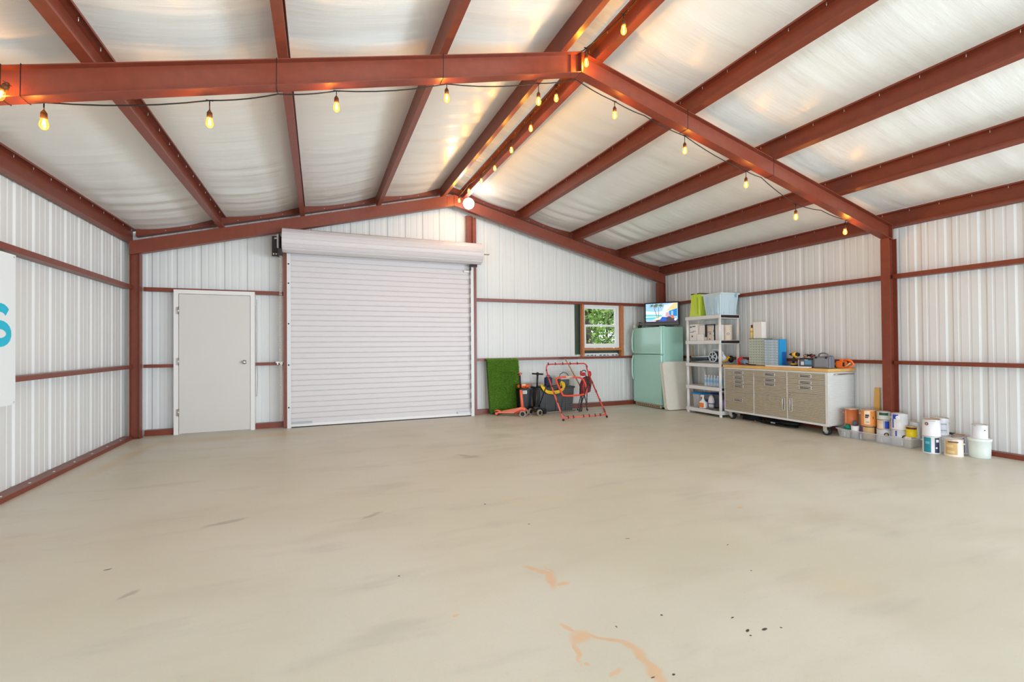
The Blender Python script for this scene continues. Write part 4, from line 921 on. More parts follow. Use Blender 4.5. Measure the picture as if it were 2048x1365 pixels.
mb = MB(); rn = random.Random(2); pts = [(6.53+rn.uniform(-.03, .03), 4.60+.085*math.cos(k*.9), bs+.145+.025*rn.random()+.015*(k % 3)) for k in range(16)]; mb.tube(pts, .006, 6); mb.build('cables', CORD, bc)
for y, nm, m_ in ((4.66, 'clamp', clr('copper_clamp', (200, 150, 120), .4)), (4.55, 'clamp', clr('red_clamp', (160, 60, 56), .4))):
    mb = MB(); mb.tube([(6.49, y, bs+.145), (6.48, y-.02, bs+.175), (6.49, y-.045, bs+.16)], .010, 6); mb.tube([(6.50, y+.01, bs+.145), (6.50, y-.02, bs+.15), (6.49, y-.05, bs+.15)], .007, 6); mb.build(nm, m_, bc)
ca = thing('tool_case', 'grey hard plastic tool case with carry handle standing on the chest', 'tool case', (6.47, 4.36, TZ))
GC = clr('case_grey', (112, 116, 124), .5)
for x0 in (6.415, 6.472):
    mb = MB(); mb.box(x0, 4.24, TZ, x0+.054, 4.475, TZ+.165, .012); mb.box(x0+.01, 4.262, TZ+.165, x0+.045, 4.30, TZ+.178, .004); mb.build('case_half', GC, ca)
mb = MB(); mb.box(6.408, 4.265, TZ+.02, 6.416, 4.445, TZ+.145, .004); mb.build('case_front_panel', clr('case_panel_grey', (134, 138, 146), .5), ca)
mb = MB(); mb.tube([(6.47, 4.43, TZ+.16), (6.47, 4.42, TZ+.195), (6.47, 4.38, TZ+.21), (6.47, 4.34, TZ+.21), (6.47, 4.30, TZ+.195), (6.47, 4.285, TZ+.16)], .010, 8); mb.build('carry_handle', GC, ca)
for y in (4.285, 4.425):
    mb = MB(); mb.box(6.404, y-.014, TZ+.135, 6.414, y+.014, TZ+.16, .002); mb.build('latch', BLACK, ca)
cw = thing('chainsaw', 'orange chainsaw at the right end of the chest top', 'chainsaw', (6.56, 4.26, TZ))
ORG = clr('tool_orange', (234, 108, 34), .35)
def P_(a, b_, c): return (6.60+a, 4.20+b_, TZ+c)
mb = MB(); mb.box(6.53, 4.135, TZ+.012, 6.63, 4.245, TZ+.105, .022); mb.box(6.545, 4.15, TZ+.10, 6.61, 4.20, TZ+.128, .01); mb.cyl((6.525, 4.18, TZ+.055), (6.535, 4.18, TZ+.055), .036, n=20); mb.build('engine_cover', ORG, cw)
mb = MB(); mb.tube([(6.57, 4.16, TZ+.11), (6.56, 4.11, TZ+.125), (6.57, 4.055, TZ+.105), (6.58, 4.03, TZ+.06), (6.57, 4.07, TZ+.02), (6.57, 4.14, TZ+.018)], .014, 8); mb.build('rear_handle', ORG, cw)
mb = MB(); mb.tube([(6.52, 4.10, TZ+.03), (6.51, 4.06, TZ+.06), (6.51, 4.03, TZ+.085)], .008, 6); mb.build('front_guard', clr('pale_orange', (248, 176, 104), .4), cw)
mb = MB(); mb.box(6.522, 4.115, TZ+.03, 6.53, 4.14, TZ+.09, .003); mb.ball((6.565, 4.245, TZ+.03), .022, .03, .022); mb.build('black_trim', BLACK, cw)
mb = MB(); mb.tube([(6.86, 4.06, TZ), (6.87, 4.07, .86), (6.895, 4.19, .84)], .004, 6); bm_ = mb
bm_.bm.free()
# under the chest
ub = thing('tool_bag', 'black bag and gear lying on the floor under the tool chest', 'bag', (6.56, 5.15, 0))
mb = MB(); mb.ball((6.58, 4.98, .05), .10, .19, .05, 24, 12); mb.ball((6.54, 5.22, .04), .09, .15, .04, 24, 12); mb.build('bag_body', clr('black_nylon', (22, 22, 24), .6, bump=.8, bscale=20), ub)
mb = MB(); mb.tube([(6.50, 5.40, .012), (6.44, 5.25, .012), (6.42, 5.05, .014), (6.46, 4.88, .012), (6.55, 4.80, .012)], .010, 8); mb.build('strap', BLACK, ub)
mb = MB(); mb.box(6.42, 5.12, .03, 6.44, 5.16, .05, .003); mb.box(6.42, 5.09, .03, 6.44, 5.11, .05, .003); mb.build('buckle', ZINC, ub)
hz = thing('hose_coil', 'black hose coiled on the floor under the left half of the chest', 'hose', (6.58, 5.62, 0)); mb = MB(); pts = [(6.58+.11*math.cos(t*.45)*(1-.006*t), 5.62+.16*math.sin(t*.45), .014+.0016*t) for t in range(44)]; mb.tube(pts, .011, 8); mb.build('hose', RUBBER, hz)
mb = MB(); mb.tube([(6.48, 5.50, .02), (6.44, 5.46, .02), (6.41, 5.42, .02)], .010, 8); mb.build('nozzle', clr('rusty_nozzle', (130, 80, 60), .5), hz)
# ------------------------------------------------------------------ leaning plank by the column
mb = MB(); mb.prism([(0, 0), (.09, 0), (.075, .60), (.015, .60)], 6.855, 6.875, lambda p, x: (x+.03*p[1]/.6*1.0+.0, 3.885+p[0], .052+p[1])); tag(mb.build('wood_plank', clr('plank_wood', (226, 178, 100), .6, noise=.1, nscale=9)), 'short tapered wooden board leaning on the wall behind the right column', 'board')
# ------------------------------------------------------------------ paint cans and tray
tr = thing('storage_tray', 'shallow clear plastic tray holding paint cans beside the column', 'tray', (6.565, 3.75, 0))
TRM = clr('frosted_tray', (214, 222, 228), .25, alpha=.55)
mb = MB(); x0, x1, y0, y1 = 6.44, 6.69, 3.32, 4.16
def rr_(x0, x1, y0, y1, r, z, n=4):
    out = []
    for cx, cy, a0 in ((x1-r, y1-r, 0), (x0+r, y1-r, PI/2), (x0+r, y0+r, PI), (x1-r, y0+r, 1.5*PI)):
        for k in range(n+1): a = a0+k*PI/2/n; out.append((cx+r*math.cos(a), cy+r*math.sin(a), z))
    return out
lv = [rr_(x0, x1, y0, y1, .04, .001), rr_(x0-.022, x1+.018, y0-.022, y1+.022, .05, .115), rr_(x0-.034, x1+.022, y0-.034, y1+.034, .055, .118), rr_(x0-.034, x1+.022, y0-.034, y1+.034, .055, .110)]
R_ = [[mb.v(p) for p in l_] for l_ in lv]
for A, B in zip(R_, R_[1:]):
    for i in range(len(A)): mb.f([A[i], A[(i+1) % len(A)], B[(i+1) % len(A)], B[i]], True)
mb.f(R_[0][::-1]); mb.build('tray_body', TRM, tr)
for y in (3.40, 3.62, 3.86, 4.06):
    mb = MB(); mb.box(6.424, y, .02, 6.432, y+.012, .10, .002); mb.build('rib', TRM, tr)
TIN = clr('tin_rim', (196, 192, 186), .3, metal=.7); TINW = clr('white_can', (230, 230, 234), .4); LIDT = clr('painted_lid', (222, 214, 200), .4)
def can(label, x, y, z, body, r=.083, h=.19, lid=TIN, bail=True, cat='paint can', name='paint_can', marks=(), lidtop=LIDT, ang=0):
    th = thing(name, label, cat, (x, y, z)); F = facing(x, y)+ang
    mb = MB(); mb.lathe([(0, 0), (r-.002, 0), (r, .003), (r, .006), (r-.003, .009), (r-.003, h-.012), (r, h-.010), (r, h-.004)], n=36); mb.build('can_body', body, th, world=False)
    mb = MB(); mb.lathe([(r, h-.006), (r+.0005, h-.001), (r-.003, h), (r-.008, h-.001), (r-.010, h-.006)], n=36); mb.m = 1; mb.lathe([(r-.010, h-.006), (r-.018, h-.007), (r-.024, h-.004), (0, h-.004)], n=36); mb.build('lid', [lid, lidtop], th, world=False)
    if bail:
        mb = MB(); a = F+PI/2; ex, ey = math.cos(a), math.sin(a); fx, fy_ = math.cos(F+PI), math.sin(F+PI)
        pts = [(ex*(r+.004), ey*(r+.004), h*.72)]+[(math.cos(t)*ex*(r+.004)+math.sin(t)*fx*(r+.006), math.cos(t)*ey*(r+.004)+math.sin(t)*fy_*(r+.006), h*.72-.035*math.sin(t)) for t in [k*PI/10 for k in range(1, 10)]]+[(-ex*(r+.004), -ey*(r+.004), h*.72)]
        mb.tube(pts, .0018, 5); mb.build('wire_handle', ZINC, th, world=False)
        for s_ in (1, -1):
            mb = MB(); mb.ball((s_*ex*(r+.001), s_*ey*(r+.001), h*.72), .009, n=10, m=6); mb.build('handle_ear', ZINC, th, world=False)
    for k, mk in enumerate(marks):
        mb = MB()
        if mk[0] == 'p': patch(mb, r-.0024+k*.0002, F-mk[2], F-mk[1], mk[3]*h, mk[4]*h, 10); nm = 'label'
        else: disc(mb, r-.002+k*.0002, F-mk[1], mk[2]*h, mk[3], mk[4]); nm = 'logo'
        mb.build(nm, mk[5], th, world=False, recalc=False)
    return th
def cc(n, c): return clr('label_'+n, c, .45)
orangec, cream, brown, purple = cc('orange', (238, 152, 74)), cc('cream', (240, 214, 186)), cc('brown', (120, 78, 50)), cc('purple', (104, 66, 140))
teal, navy, white_, tan, blue, darkc = cc('teal', (36, 140, 156)), cc('navy', (34, 52, 84)), cc('white', (238, 238, 240)), cc('tan', (206, 170, 112)), cc('royal', (40, 70, 186)), cc('dark', (52, 40, 36))
z0 = .004
can('brown wood-finish can under the orange can in the tray', 6.565, 3.855, z0, brown, marks=[('p', -.9, .9, .08, .9, tan), ('p', .75, 1.1, .1, .95, purple)], bail=False, h=.185)
can('orange can with cream label and dark lettering on top in the tray', 6.565, 3.855, z0+.186, orangec, marks=[('p', -.25, .55, .1, .95, cream), ('p', -.12, .40, .60, .72, darkc), ('p', -.02, .42, .5, .58, darkc), ('p', -.1, .3, .22, .25, darkc), ('p', -.75, -.6, .45, .6, brown)], h=.20, lidtop=orangec)
can('white can with round dark logo in the middle of the tray', 6.585, 3.68, z0, TINW, marks=[('d', -.25, .62, .026, .014, darkc), ('d', -.25, .62, .012, 0, tan)], bail=False, h=.165)
can('cream and blue striped can stacked in the middle of the tray', 6.585, 3.68, z0+.166, cream, marks=[('p', -.6, -.05, 0.05, .95, blue), ('p', .0, .12, .05, .95, cc('sky', (70, 160, 220))), ('p', -.75, -.6, .05, .95, navy)], bail=False, r=.075, h=.115)
can('can with dark green band at the top of the middle stack', 6.60, 3.695, z0+.282, cc('grey_green', (206, 212, 204)), marks=[('p', -.7, .7, .55, .95, cc('dark_green', (34, 84, 62)))], r=.072, h=.10, bail=False)
can('white can with round logo under the blue-labelled can', 6.555, 3.495, z0, TINW, marks=[('d', -.55, .55, .026, .013, darkc), ('p', .35, .55, .6, 1, blue)], bail=False)
can('white can with royal blue corner label on top in the tray', 6.555, 3.495, z0+.191, TINW, marks=[('p', .15, .95, .66, .97, blue), ('p', .78, 1.0, .1, .66, blue), ('d', .2, .76, .024, 0, white_)], h=.195, lidtop=white_)
can('plain white can at the back of the tray behind the yellow one', 6.625, 3.378, z0+.10, TINW, r=.05, h=.19, bail=False)
mb = MB(); mb.box(6.585, 3.345, z0, 6.665, 3.41, z0+.098, .003); tag(mb.build('white_block', BXW), 'white box under the small white can at the back of the tray', 'box')
can('small yellow can with brown lid at the right end of the tray', 6.52, 3.355, z0+.13, cc('yellow', (232, 208, 22)), r=.055, h=.125, marks=[('p', -1.2, 1.2, .72, .98, cc('maroon', (96, 42, 30)))], lidtop=brown, bail=False)
mb = MB(); mb.box(6.47, 3.335, z0, 6.575, 3.40, z0+.128, .004); tag(mb.build('box', cc('cream2', (236, 226, 204))), 'cream box under the small yellow can in the tray', 'box')
obk = can('rust-orange bucket with paint drips at the left end of the tray', 6.60, 4.085, z0+.17, cc('rust_orange', (206, 116, 66)), r=.085, h=.20, lidtop=cream, marks=[('p', .75+.0, .85, .05, .9, cream)])
mb = MB(); mb.box(6.54, 4.03, z0, 6.66, 4.14, z0+.168, .004); tag(mb.build('carton', clr('kraft_card', (196, 160, 120), .7)), 'cardboard box under the rust-orange bucket', 'box')
cp = thing('plastic_cup', 'white plastic cup with a dark paint brush in it beside the orange can', 'cup', (6.495, 3.975, z0)); mb = MB(); mb.lathe([(0, 0), (.036, 0), (.046, .165), (.042, .165), (.033, .006), (0, .006)], n=20); mb.build('cup_body', TINW, cp, world=False)
pb = thing('paint_brush', 'dark grey paint brush standing bristles-up in the white cup', 'brush', (6.495, 3.975, z0+.01)); mb = MB(); mb.box(-.032, -.016, .15, .032, .016, .20, .01); mb.ball((0, 0, .195), .04, .022, .03); mb.build('bristles', clr('bristle_grey', (84, 88, 96), .8), pb, world=False); mb = MB(); mb.cyl((0, 0, 0), (0, 0, .15), .010, n=10); mb.build('handle', clr('brush_handle', (170, 120, 80), .5), pb, world=False)
mb = MB(); mb.tube([(6.475, 3.975, .30), (6.49, 3.97, .33)], .005, 6); mb.bm.free()
mb = MB(); mb.lathe([(0, 0), (.038, 0), (.04, .02), (.034, .05), (0, .052)], n=20, M=Matrix.Translation((6.487, 4.075, z0+.112)) @ Matrix.Rotation(.9, 4, 'Y')); tag(mb.build('green_lid', clr('teal_green', (16, 136, 116), .4)), 'round teal-green lid poking out of the left end of the tray', 'lid')
mb = MB(); mb.box(6.46, 4.03, z0, 6.53, 4.13, z0+.085, .003); tag(mb.build('small_box', BXW), 'small white box under the green lid in the tray', 'box')
# floor stacks right of the tray
can('white can with teal and navy labels at the bottom of the front stack', 6.44, 3.12, 0, TINW, marks=[('p', .05, .95, .06, .94, teal), ('p', -.95, -.35, .06, .94, navy), ('p', -.85, -.5, .68, .84, white_), ('d', -.55, .35, .010, 0, white_), ('p', .2, .7, .55, .7, cc('pale_teal', (110, 180, 190)))])
can('white can with small round brown logo on top of the front stack', 6.44, 3.12, .191, TINW, marks=[('d', .52, .74, .018, .010, cc('logo_brown', (96, 50, 44))), ('d', .52, .74, .009, 0, cc('logo_tan', (220, 160, 120))), ('p', -.45, .25, .90, .93, cc('grey_line', (150, 156, 160)))], lidtop=cc('tan_lid', (216, 160, 96)), bail=False)
can('white can behind the front stack, bottom one', 6.64, 3.135, 0, TINW, marks=[('p', -.8, .5, .2, .8, cc('pale', (224, 230, 226)))], bail=False)
can('white can with grey printed label stacked behind the front stack', 6.64, 3.135, .191, TINW, marks=[('p', -.9, .35, .1, .95, cc('silver', (206, 206, 214))), ('p', -.8, -.1, .62, .70, cc('grey_line', (150, 156, 160))), ('p', -.8, -.1, .25, .32, cc('grey_line', (150, 156, 160))), ('p', .36, .5, .05, .95, cc('violet_grey', (130, 122, 150)))])
can('can with wood-grain label and drips on the floor, second from the right', 6.475, 2.935, 0, cc('birch', (232, 220, 200)), marks=[('p', -.55, .95, .12, .88, tan), ('p', -.9, -.4, .1, .95, cc('birch_light', (236, 226, 222))), ('p', .05, .8, .52, .68, cc('honey', (226, 196, 140))), ('p', -.1, .7, .2, .34, cc('honey', (226, 196, 140))), ('p', -.5, .6, .80, .88, brown)], lidtop=cc('lid_cream', (236, 222, 204)))
can('violet-grey labelled can behind the wood-grain can', 6.72, 2.975, 0, TINW, marks=[('p', -.8, .1, .1, .95, cc('lavender', (214, 210, 226))), ('p', -.3, -.12, .08, .95, cc('violet_line', (84, 76, 120)))], lidtop=cc('dusty', (190, 170, 160)))
bk = thing('paint_brush', 'dark flat paint brush lying across the can behind', 'brush', (6.71, 2.99, .196)); mb = MB(); mb.box(-.012, -.05, .004, .012, .05, .014, .004); mb.build('handle', clr('brush_handle', (170, 120, 80), .5), bk, world=False); mb = MB(); mb.box(-.03, .05, .0, .03, .12, .018, .005); mb.build('bristles', BLACK, bk, world=False)
fb = thing('plastic_bucket', 'frosted white bucket on the floor at the right end of the cans', 'bucket', (6.63, 2.78, 0)); FRB = clr('frosted_bucket', (212, 220, 214), .35)
mb = MB(); mb.lathe([(0, 0), (.082, 0), (.088, .01), (.094, .18), (0, .18)], n=36); mb.build('bucket_body', FRB, fb, world=False)
mb = MB(); mb.lathe([(.094, .178), (.099, .182), (.099, .205), (.094, .208), (0, .208)], n=36); mb.build('lid', clr('bucket_lid', (226, 232, 226), .35), fb, world=False)
can('small white can with dark bird mark on top of the frosted bucket', 6.63, 2.775, .209, TINW, r=.066, h=.15, marks=[('p', -.95, -.3, .2, .95, white_), ('d', -.62, .62, .007, 0, navy), ('p', .55, .85, .90, .97, cc('grey_dark', (90, 90, 96)))], lidtop=white_, bail=False)
# ------------------------------------------------------------------ far wall: turf, scooters, totes, net, chair, rake
tf = thing('artificial_turf', 'bright green artificial turf mat leaning folded against the far wall', 'turf mat', (3.16, 8.10, 0))
TG = clr('turf_backing', (70, 110, 26), .9)
tfx = lambda x, z: x+.055*(1-z)
mb = MB(); pr_ = [(8.055, .015), (8.075, .96), (8.10, 1.005), (8.125, 1.005), (8.15, .97), (8.145, .015)]
mb.prism(pr_, 2.84, 3.455, lambda p, x: (tfx(x, p[1]), p[0], p[1])); mb.build('turf_backing', TG, tf)
mb = MB(); rn = random.Random(11)
for k in range(15000):
    x = rn.uniform(2.835, 3.46); e = rn.random()
    if e < .93: z = rn.uniform(.02, .985); base = Vector((x, 8.055+.02*z, z)); nrm = Vector((0, -1, 0))
    else: z = 1.0; base = Vector((x, rn.uniform(8.08, 8.14), 1.0)); nrm = Vector((0, -.2, 1))
    base.x = tfx(base.x, z)
    d = (nrm+Vector((rn.gauss(0, .5), 0, rn.gauss(-.25, .5)))).normalized()*rn.uniform(.014, .028); s_ = Vector((rn.gauss(0, 1), 0, rn.gauss(0, 1))).normalized()*.0028
    mb.m = rn.choice((0, 0, 1, 2)); mb.f([mb.v(base-s_), mb.v(base+s_), mb.v(base+d)])
o = mb.build('grass_pile', [clr('turf_green', (98, 150, 36), .6), clr('turf_light', (142, 184, 60), .6), clr('turf_dark', (58, 104, 22), .7)], tf, recalc=False); o['kind'] = 'stuff'
mb = MB(); mb.tube([(2.93, 8.06, .02), (3.02, 8.02, .018), (3.10, 8.04, .018)], .014, 8); mb.build('rolled_edge', BLACK, tf)
# scooters
SOR = clr('scooter_orange', (232, 106, 78), .45); SPA = clr('scooter_deck', (236, 134, 106), .5); WHL = clr('wheel_tyre', (150, 140, 126), .6)
def scooter(label, loc, ang, main, deckc, light, zs=1.0, stem_r=.017, w=.12, deck_len=.42):
    s = thing('kick_scooter', label, 'scooter', loc, ang)     # travels along local +x, front wheels at x=.06
    mb = MB(); mb.prism([(-deck_len, -.035), (-deck_len, .035), (-.12, .05), (-.03, .04), (.02, .03), (.02, -.03), (-.03, -.04), (-.12, -.05)], .045, .066, lambda p, z: (p[0], p[1], z+max(0, p[0]+.14)*.62)); mb.build('deck', deckc, s, world=False)
    mb = MB(); mb.tube([(-.10, 0, .06), (-.02, 0, .11), (.03, 0, .135), (.09, 0, .115)], lambda t: .040-.01*t, 12); mb.box(.0, -w+.03, .075, .09, w-.03, .105, .02); mb.build('front_yoke', main, s, world=False)
    mb = MB(); mb.cyl((.03, 0, .12), (.0, 0, .49*zs), .026, .024, 14); st_ = mb.build('stem', main, s, world=False)
    mb = MB(); mb.cyl((.0, 0, .49*zs), (-.016, 0, .74*zs), stem_r, n=12); mb.cyl((.0, 0, .47*zs), (.0, 0, .50*zs), .029, n=14); mb.build('upper_stem', BLACK, s, world=False)
    mb = MB(); mb.ball((-.016, 0, .75*zs), .030, .030, .032, 14, 8); mb.build('bar_hub', light, s, world=False)
    for sg in (-1, 1):
        mb = MB(); mb.cyl((-.016, sg*.02, .75*zs), (-.016, sg*w*1.15, .75*zs), .014, .0155, 12); mb.build('grip', BLACK, s, world=False)
        mb = MB(); mb.cyl((.06, sg*w-.017, .057), (.06, sg*w+.017, .057), .057, n=26); wh = mb.build('wheel', WHL, s, world=False)
        mb = MB(); mb.cyl((.06, sg*w-.019, .057), (.06, sg*w+.019, .057), .036, n=20); mb.build('hub', BLACK, wh, world=False)
    mb = MB(); mb.cyl((-deck_len-.02, -.022, .04), (-deck_len-.02, .022, .04), .04, n=22); mb.build('wheel', RUBBER, s, world=False)
    mb = MB(); mb.tube([(-deck_len+.05, 0, .07), (-deck_len-.01, 0, .092), (-deck_len-.06, 0, .07)], .019, 8); mb.cyl((-deck_len-.02, -.034, .04), (-deck_len-.02, -.025, .04), .026, n=16); mb.build('rear_fender', main, s, world=False)
    return s
scooter('orange three-wheel scooter with black grips in front of the turf mat', (3.315, 7.65, 0), -.62, SOR, SPA, SOR)
scooter('black and grey scooter facing forward in front of the black bin', (3.64, 7.655, 0), -2.80, clr('scooter_black', (44, 42, 42), .4), BLACK, BLACK, zs=.985, w=.115, deck_len=.16)
# bins
th = tote('storage_bin', 'tall narrow black bin with white sticker and orange bag on it', 3.375, 7.79, .0, 3.62, 8.03, .46, clr('bin_black', (24, 25, 28), .35), None, .02, cat='bin', lidh=0)
mb = MB(); mb.box(3.415, 7.786, .375, 3.50, 7.794, .435); mb.build('sticker', clr('sticker_white', (220, 222, 216), .5), th)
mb = MB()
for i in range(3): mb.box(3.425, 7.7845, .388+.016*i, 3.49, 7.786, .394+.016*i)
mb.build('sticker_text', clr('sticker_ink', (110, 112, 112), .5), th)
hb = thing('orange_bag', 'orange rounded bag with white patch lying on the tall black bin', 'bag', (3.48, 7.98, .46)); mb = MB(); mb.ball((3.455, 7.93, .506), .085, .07, .042, 20, 10); mb.ball((3.56, 7.93, .502), .06, .06, .038, 16, 8); mb.build('bag_body', clr('bright_orange', (248, 100, 34), .45), hb)
mb = MB(); mb.ball((3.48, 7.89, .53), .05, .04, .020, 14, 8); mb.build('white_patch', clr('peach_patch', (250, 220, 190), .5), hb)
bt = tote('storage_tote', 'large black storage tote full of gear behind the tilted net', 3.74, 7.80, .012, 4.50, 8.14, .47, clr('tote_black', (62, 63, 66), .35, noise=.15, nscale=9), None, .03, lidh=.0)
mb = MB(); mb.box(3.735, 7.795, .44, 4.505, 7.81, .475, .004); mb.box(3.735, 8.13, .44, 4.505, 8.145, .475, .004); mb.box(3.735, 7.81, .44, 3.75, 8.13, .475, .003); mb.box(4.49, 7.81, .44, 4.505, 8.13, .475, .003); mb.build('rim', BLACK, bt)
mb = MB(); mb.cyl((3.80, 7.775, .013), (4.50, 7.775, .02), .011, n=8); tag(mb.build('metal_rod', clr('grey_rod', (150, 150, 150), .35, metal=.6)), 'grey metal rod along the bottom front of the large black tote', 'rod')
mb = MB(); mb.ball((3.76, 7.95, .508), .10, .10, .034, 18, 8); mb.ball((3.84, 7.99, .51), .09, .10, .036, 18, 8); tag(mb.build('grey_cloth', clr('grey_cloth', (170, 172, 176), .8, bump=.8, bscale=14)), 'bunched light grey cloth on the left end of the large black tote', 'cloth')
nb = thing('navy_bag', 'navy blue folded bag standing in the large black tote', 'bag', (4.03, 7.95, .474)); mb = MB(); mb.box(3.95, 7.90, .475, 4.09, 8.02, .655, .035); mb.build('bag_body', clr('navy_fabric', (38, 44, 84), .7, bump=.8, bscale=18), nb)
mb = MB(); mb.tube(arc((4.02, 7.96, .645), .045, 0, PI, 8), .008, 6); mb.build('strap', clr('teal_strap', (40, 90, 100), .6), nb)
gb = thing('gear_bag', 'dark grey-green bag of gear on the right half of the large black tote', 'bag', (4.36, 7.97, .474)); mb = MB(); mb.box(4.24, 7.90, .475, 4.46, 8.06, .62, .04); mb.build('bag_body', clr('slate_fabric', (74, 88, 90), .7, bump=.8, bscale=18), gb)
mb = MB(); mb.box(4.26, 7.893, .60, 4.44, 8.05, .645, .012); mb.build('white_flap', clr('flap_white', (214, 214, 212), .6), gb)
mb = MB(); mb.tube([(4.24, 7.94, .62), (4.27, 7.94, .70), (4.33, 7.94, .735), (4.40, 7.94, .72), (4.45, 7.94, .66)], .007, 6); mb.build('loop_handle', BLACK, gb)
# yellow hoses hung over the tote front (three loops)
mb = MB(); YH = clr('hose_yellow', (240, 196, 26), .4)
hs = thing('yellow_hose', 'bundle of bright yellow hose hanging in front of the black tote', 'hose', (4.0, 7.72, .33))
for k in range(3):
    o_ = .022*k
    mb = MB(); mb.tube([Vector(p) for p in [(3.80+o_*.8, 7.79-.01*k, .50-.3*o_), (3.775+o_, 7.775, .54-o_), (3.79+o_*1.3, 7.765, .48-o_*.2), (3.83+o_*1.1, 7.755, .42), (3.90+o_, 7.745-.012*k, .375+o_*.6), (4.01, 7.74-.014*k, .355+o_), (4.12, 7.74-.014*k, .37+o_), (4.22-o_*.3, 7.745-.01*k, .42+o_*.7), (4.265-o_, 7.755, .49), (4.255-o_, 7.77, .545-o_*.3), (4.215, 7.79, .575-o_), (4.19, 7.80, .53-o_)]], .0135, 10); mb.build('hose_loop', YH, hs)
# rebounder net
rbn = thing('rebounder_net', 'red tube ball rebounder frame with tilted net on black legs', 'sports net', (4.15, 7.0, 0))
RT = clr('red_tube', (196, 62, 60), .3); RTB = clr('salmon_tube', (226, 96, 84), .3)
FL, FR2 = Vector((3.728, 6.84, .02)), Vector((4.582, 6.85, .02)); BLn, BRn = Vector((3.676, 7.25, .672)), Vector((4.503, 7.255, .676)); TL, TR = Vector((3.640, 7.28, .925)), Vector((4.455, 7.285, .925))
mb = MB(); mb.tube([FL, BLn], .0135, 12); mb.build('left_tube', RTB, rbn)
mb = MB(); mb.tube([FR2, BRn], .0135, 12); mb.build('right_tube', RT, rbn)
mb = MB(); top = [BLn, TL+Vector((.004, 0, -.10)), TL+Vector((.006, 0, -.05)), TL+Vector((.02, 0, -.015)), TL+Vector((.06, 0, 0)), TR+Vector((-.06, 0, 0)), TR+Vector((-.022, 0, -.015)), TR+Vector((0, 0, -.05)), TR+Vector((.008, 0, -.10)), BRn]; mb.tube(top, .0125, 12); mb.build('top_tube', RT, rbn)
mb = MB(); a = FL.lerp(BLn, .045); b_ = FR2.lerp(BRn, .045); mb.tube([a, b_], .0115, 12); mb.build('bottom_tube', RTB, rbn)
for p0, p1 in ((BLn, Vector((3.655, 7.72, .012))), (BRn, Vector((4.52, 7.68, .012)))):
    mb = MB(); mb.tube([p0, p1], .0095, 10); mb.build('rear_leg', BLACK, rbn)
for p in (FL, FR2):
    mb = MB(); mb.ball(p, .020, n=14, m=8); mb.build('end_cap', BLACK, rbn)
first = None
clips = [FL.lerp(BLn, t) for t in (.16, .42, .62, .80)]+[FR2.lerp(BRn, t) for t in (.12, .17, .40, .62, .85)]+[a.lerp(b_, t) for t in (.12, .24, .47, .60, .74, .86)]+[TL.lerp(TR, t) for t in (.05, .22, .40, .58, .76)]+[TL+Vector((.004, 0, -.10)), TR+Vector((.004, 0, -.06))]
for c in clips:
    if first is None: mb = MB(); mb.cyl((-.008, 0, 0), (.008, 0, 0), .0175, n=10); mb.box(-.006, -.004, .01, .006, .004, .035, .002); first = o = mb.build('clip', BLACK, rbn, world=False)
    else: o = first.copy(); COL.objects.link(o)
    o.location = c-rbn.location
mb = MB(); NU, NV_ = 26, 24     # the net: two planes of fine cord following the frame
def npt(u, v):
    L_ = [a, BLn, TL]; R_ = [b_, BRn, TR]; t = v*1.0
    if t < .72: q = t/.72; l, r = a.lerp(BLn, q), b_.lerp(BRn, q)
    else: q = (t-.72)/.28; l, r = BLn.lerp(TL, q), BRn.lerp(TR, q)
    u_ = .04+.92*u; p = l.lerp(r, u_); p.y += .05*math.sin(PI*v)*math.sin(PI*u); return p
for i in range(NU+1):
    mb.tube([npt(i/NU, .03+.94*j/10) for j in range(11)], .0011, 3)
for j in range(NV_+1):
    mb.tube([npt(i/8, .03+.94*j/NV_) for i in range(9)], .0011, 3)
mb.build('net', clr('net_cord', (120, 116, 112), .7), rbn)
mb = MB()
for p, q in ((FL.lerp(BLn, .16), a.lerp(b_, .13)), (FR2.lerp(BRn, .14), a.lerp(b_, .86)), (a.lerp(b_, .13), a.lerp(b_, .26)+Vector((0, .02, .02)))): mb.tube([p, p.lerp(q, .5)+Vector((0, .01, -.006)), q], .0022, 5)
mb.build('bungee_cord', BLACK, rbn)
# small orange goal frame
og_ = thing('goal_frame', 'small bright orange goal frame hanging between net and tote', 'goal frame', (4.25, 7.48, .33))
OF = clr('goal_orange', (250, 82, 50), .4)
fp = [(4.06, .36), (4.01, .46), (3.955, .58), (3.94, .64), (3.985, .672), (4.08, .676), (4.20, .676), (4.32, .670), (4.44, .655), (4.50, .62), (4.54, .54), (4.565, .45), (4.565, .40), (4.53, .355), (4.44, .34), (4.30, .335), (4.18, .336), (4.08, .345)]
mb = MB()
dense = []
for i in range(len(fp)):
    p0, p1 = fp[i], fp[(i+1) % len(fp)]; dense += [p0, ((p0[0]+p1[0])/2, (p0[1]+p1[1])/2)]
mb.tube([(x, 7.47+.06*(z-.34), z) for x, z in dense], .017, 10, closed=True); mb.build('frame_tube', OF, og_)
mb = MB(); mb.cyl((4.14, 7.488, .677), (4.27, 7.488, .676), .0185, n=12); mb.build('white_sleeve', clr('sleeve_peach', (250, 206, 180), .4), og_)
mb = MB()
for x in (3.995, 4.10, 4.30, 4.45): mb.cyl((x, 7.52, .012), (x, 7.486 if x < 4.4 else 7.49, .34), .004, n=6)
mb.bm.free()
mb = MB(); mb.tube([(4.46, 7.48, .345), (4.47, 7.56, .01)], .006, 6); mb.tube([(4.08, 7.48, .345), (4.08, 7.60, .01)], .005, 6); mb.build('support_leg', BLACK, og_)
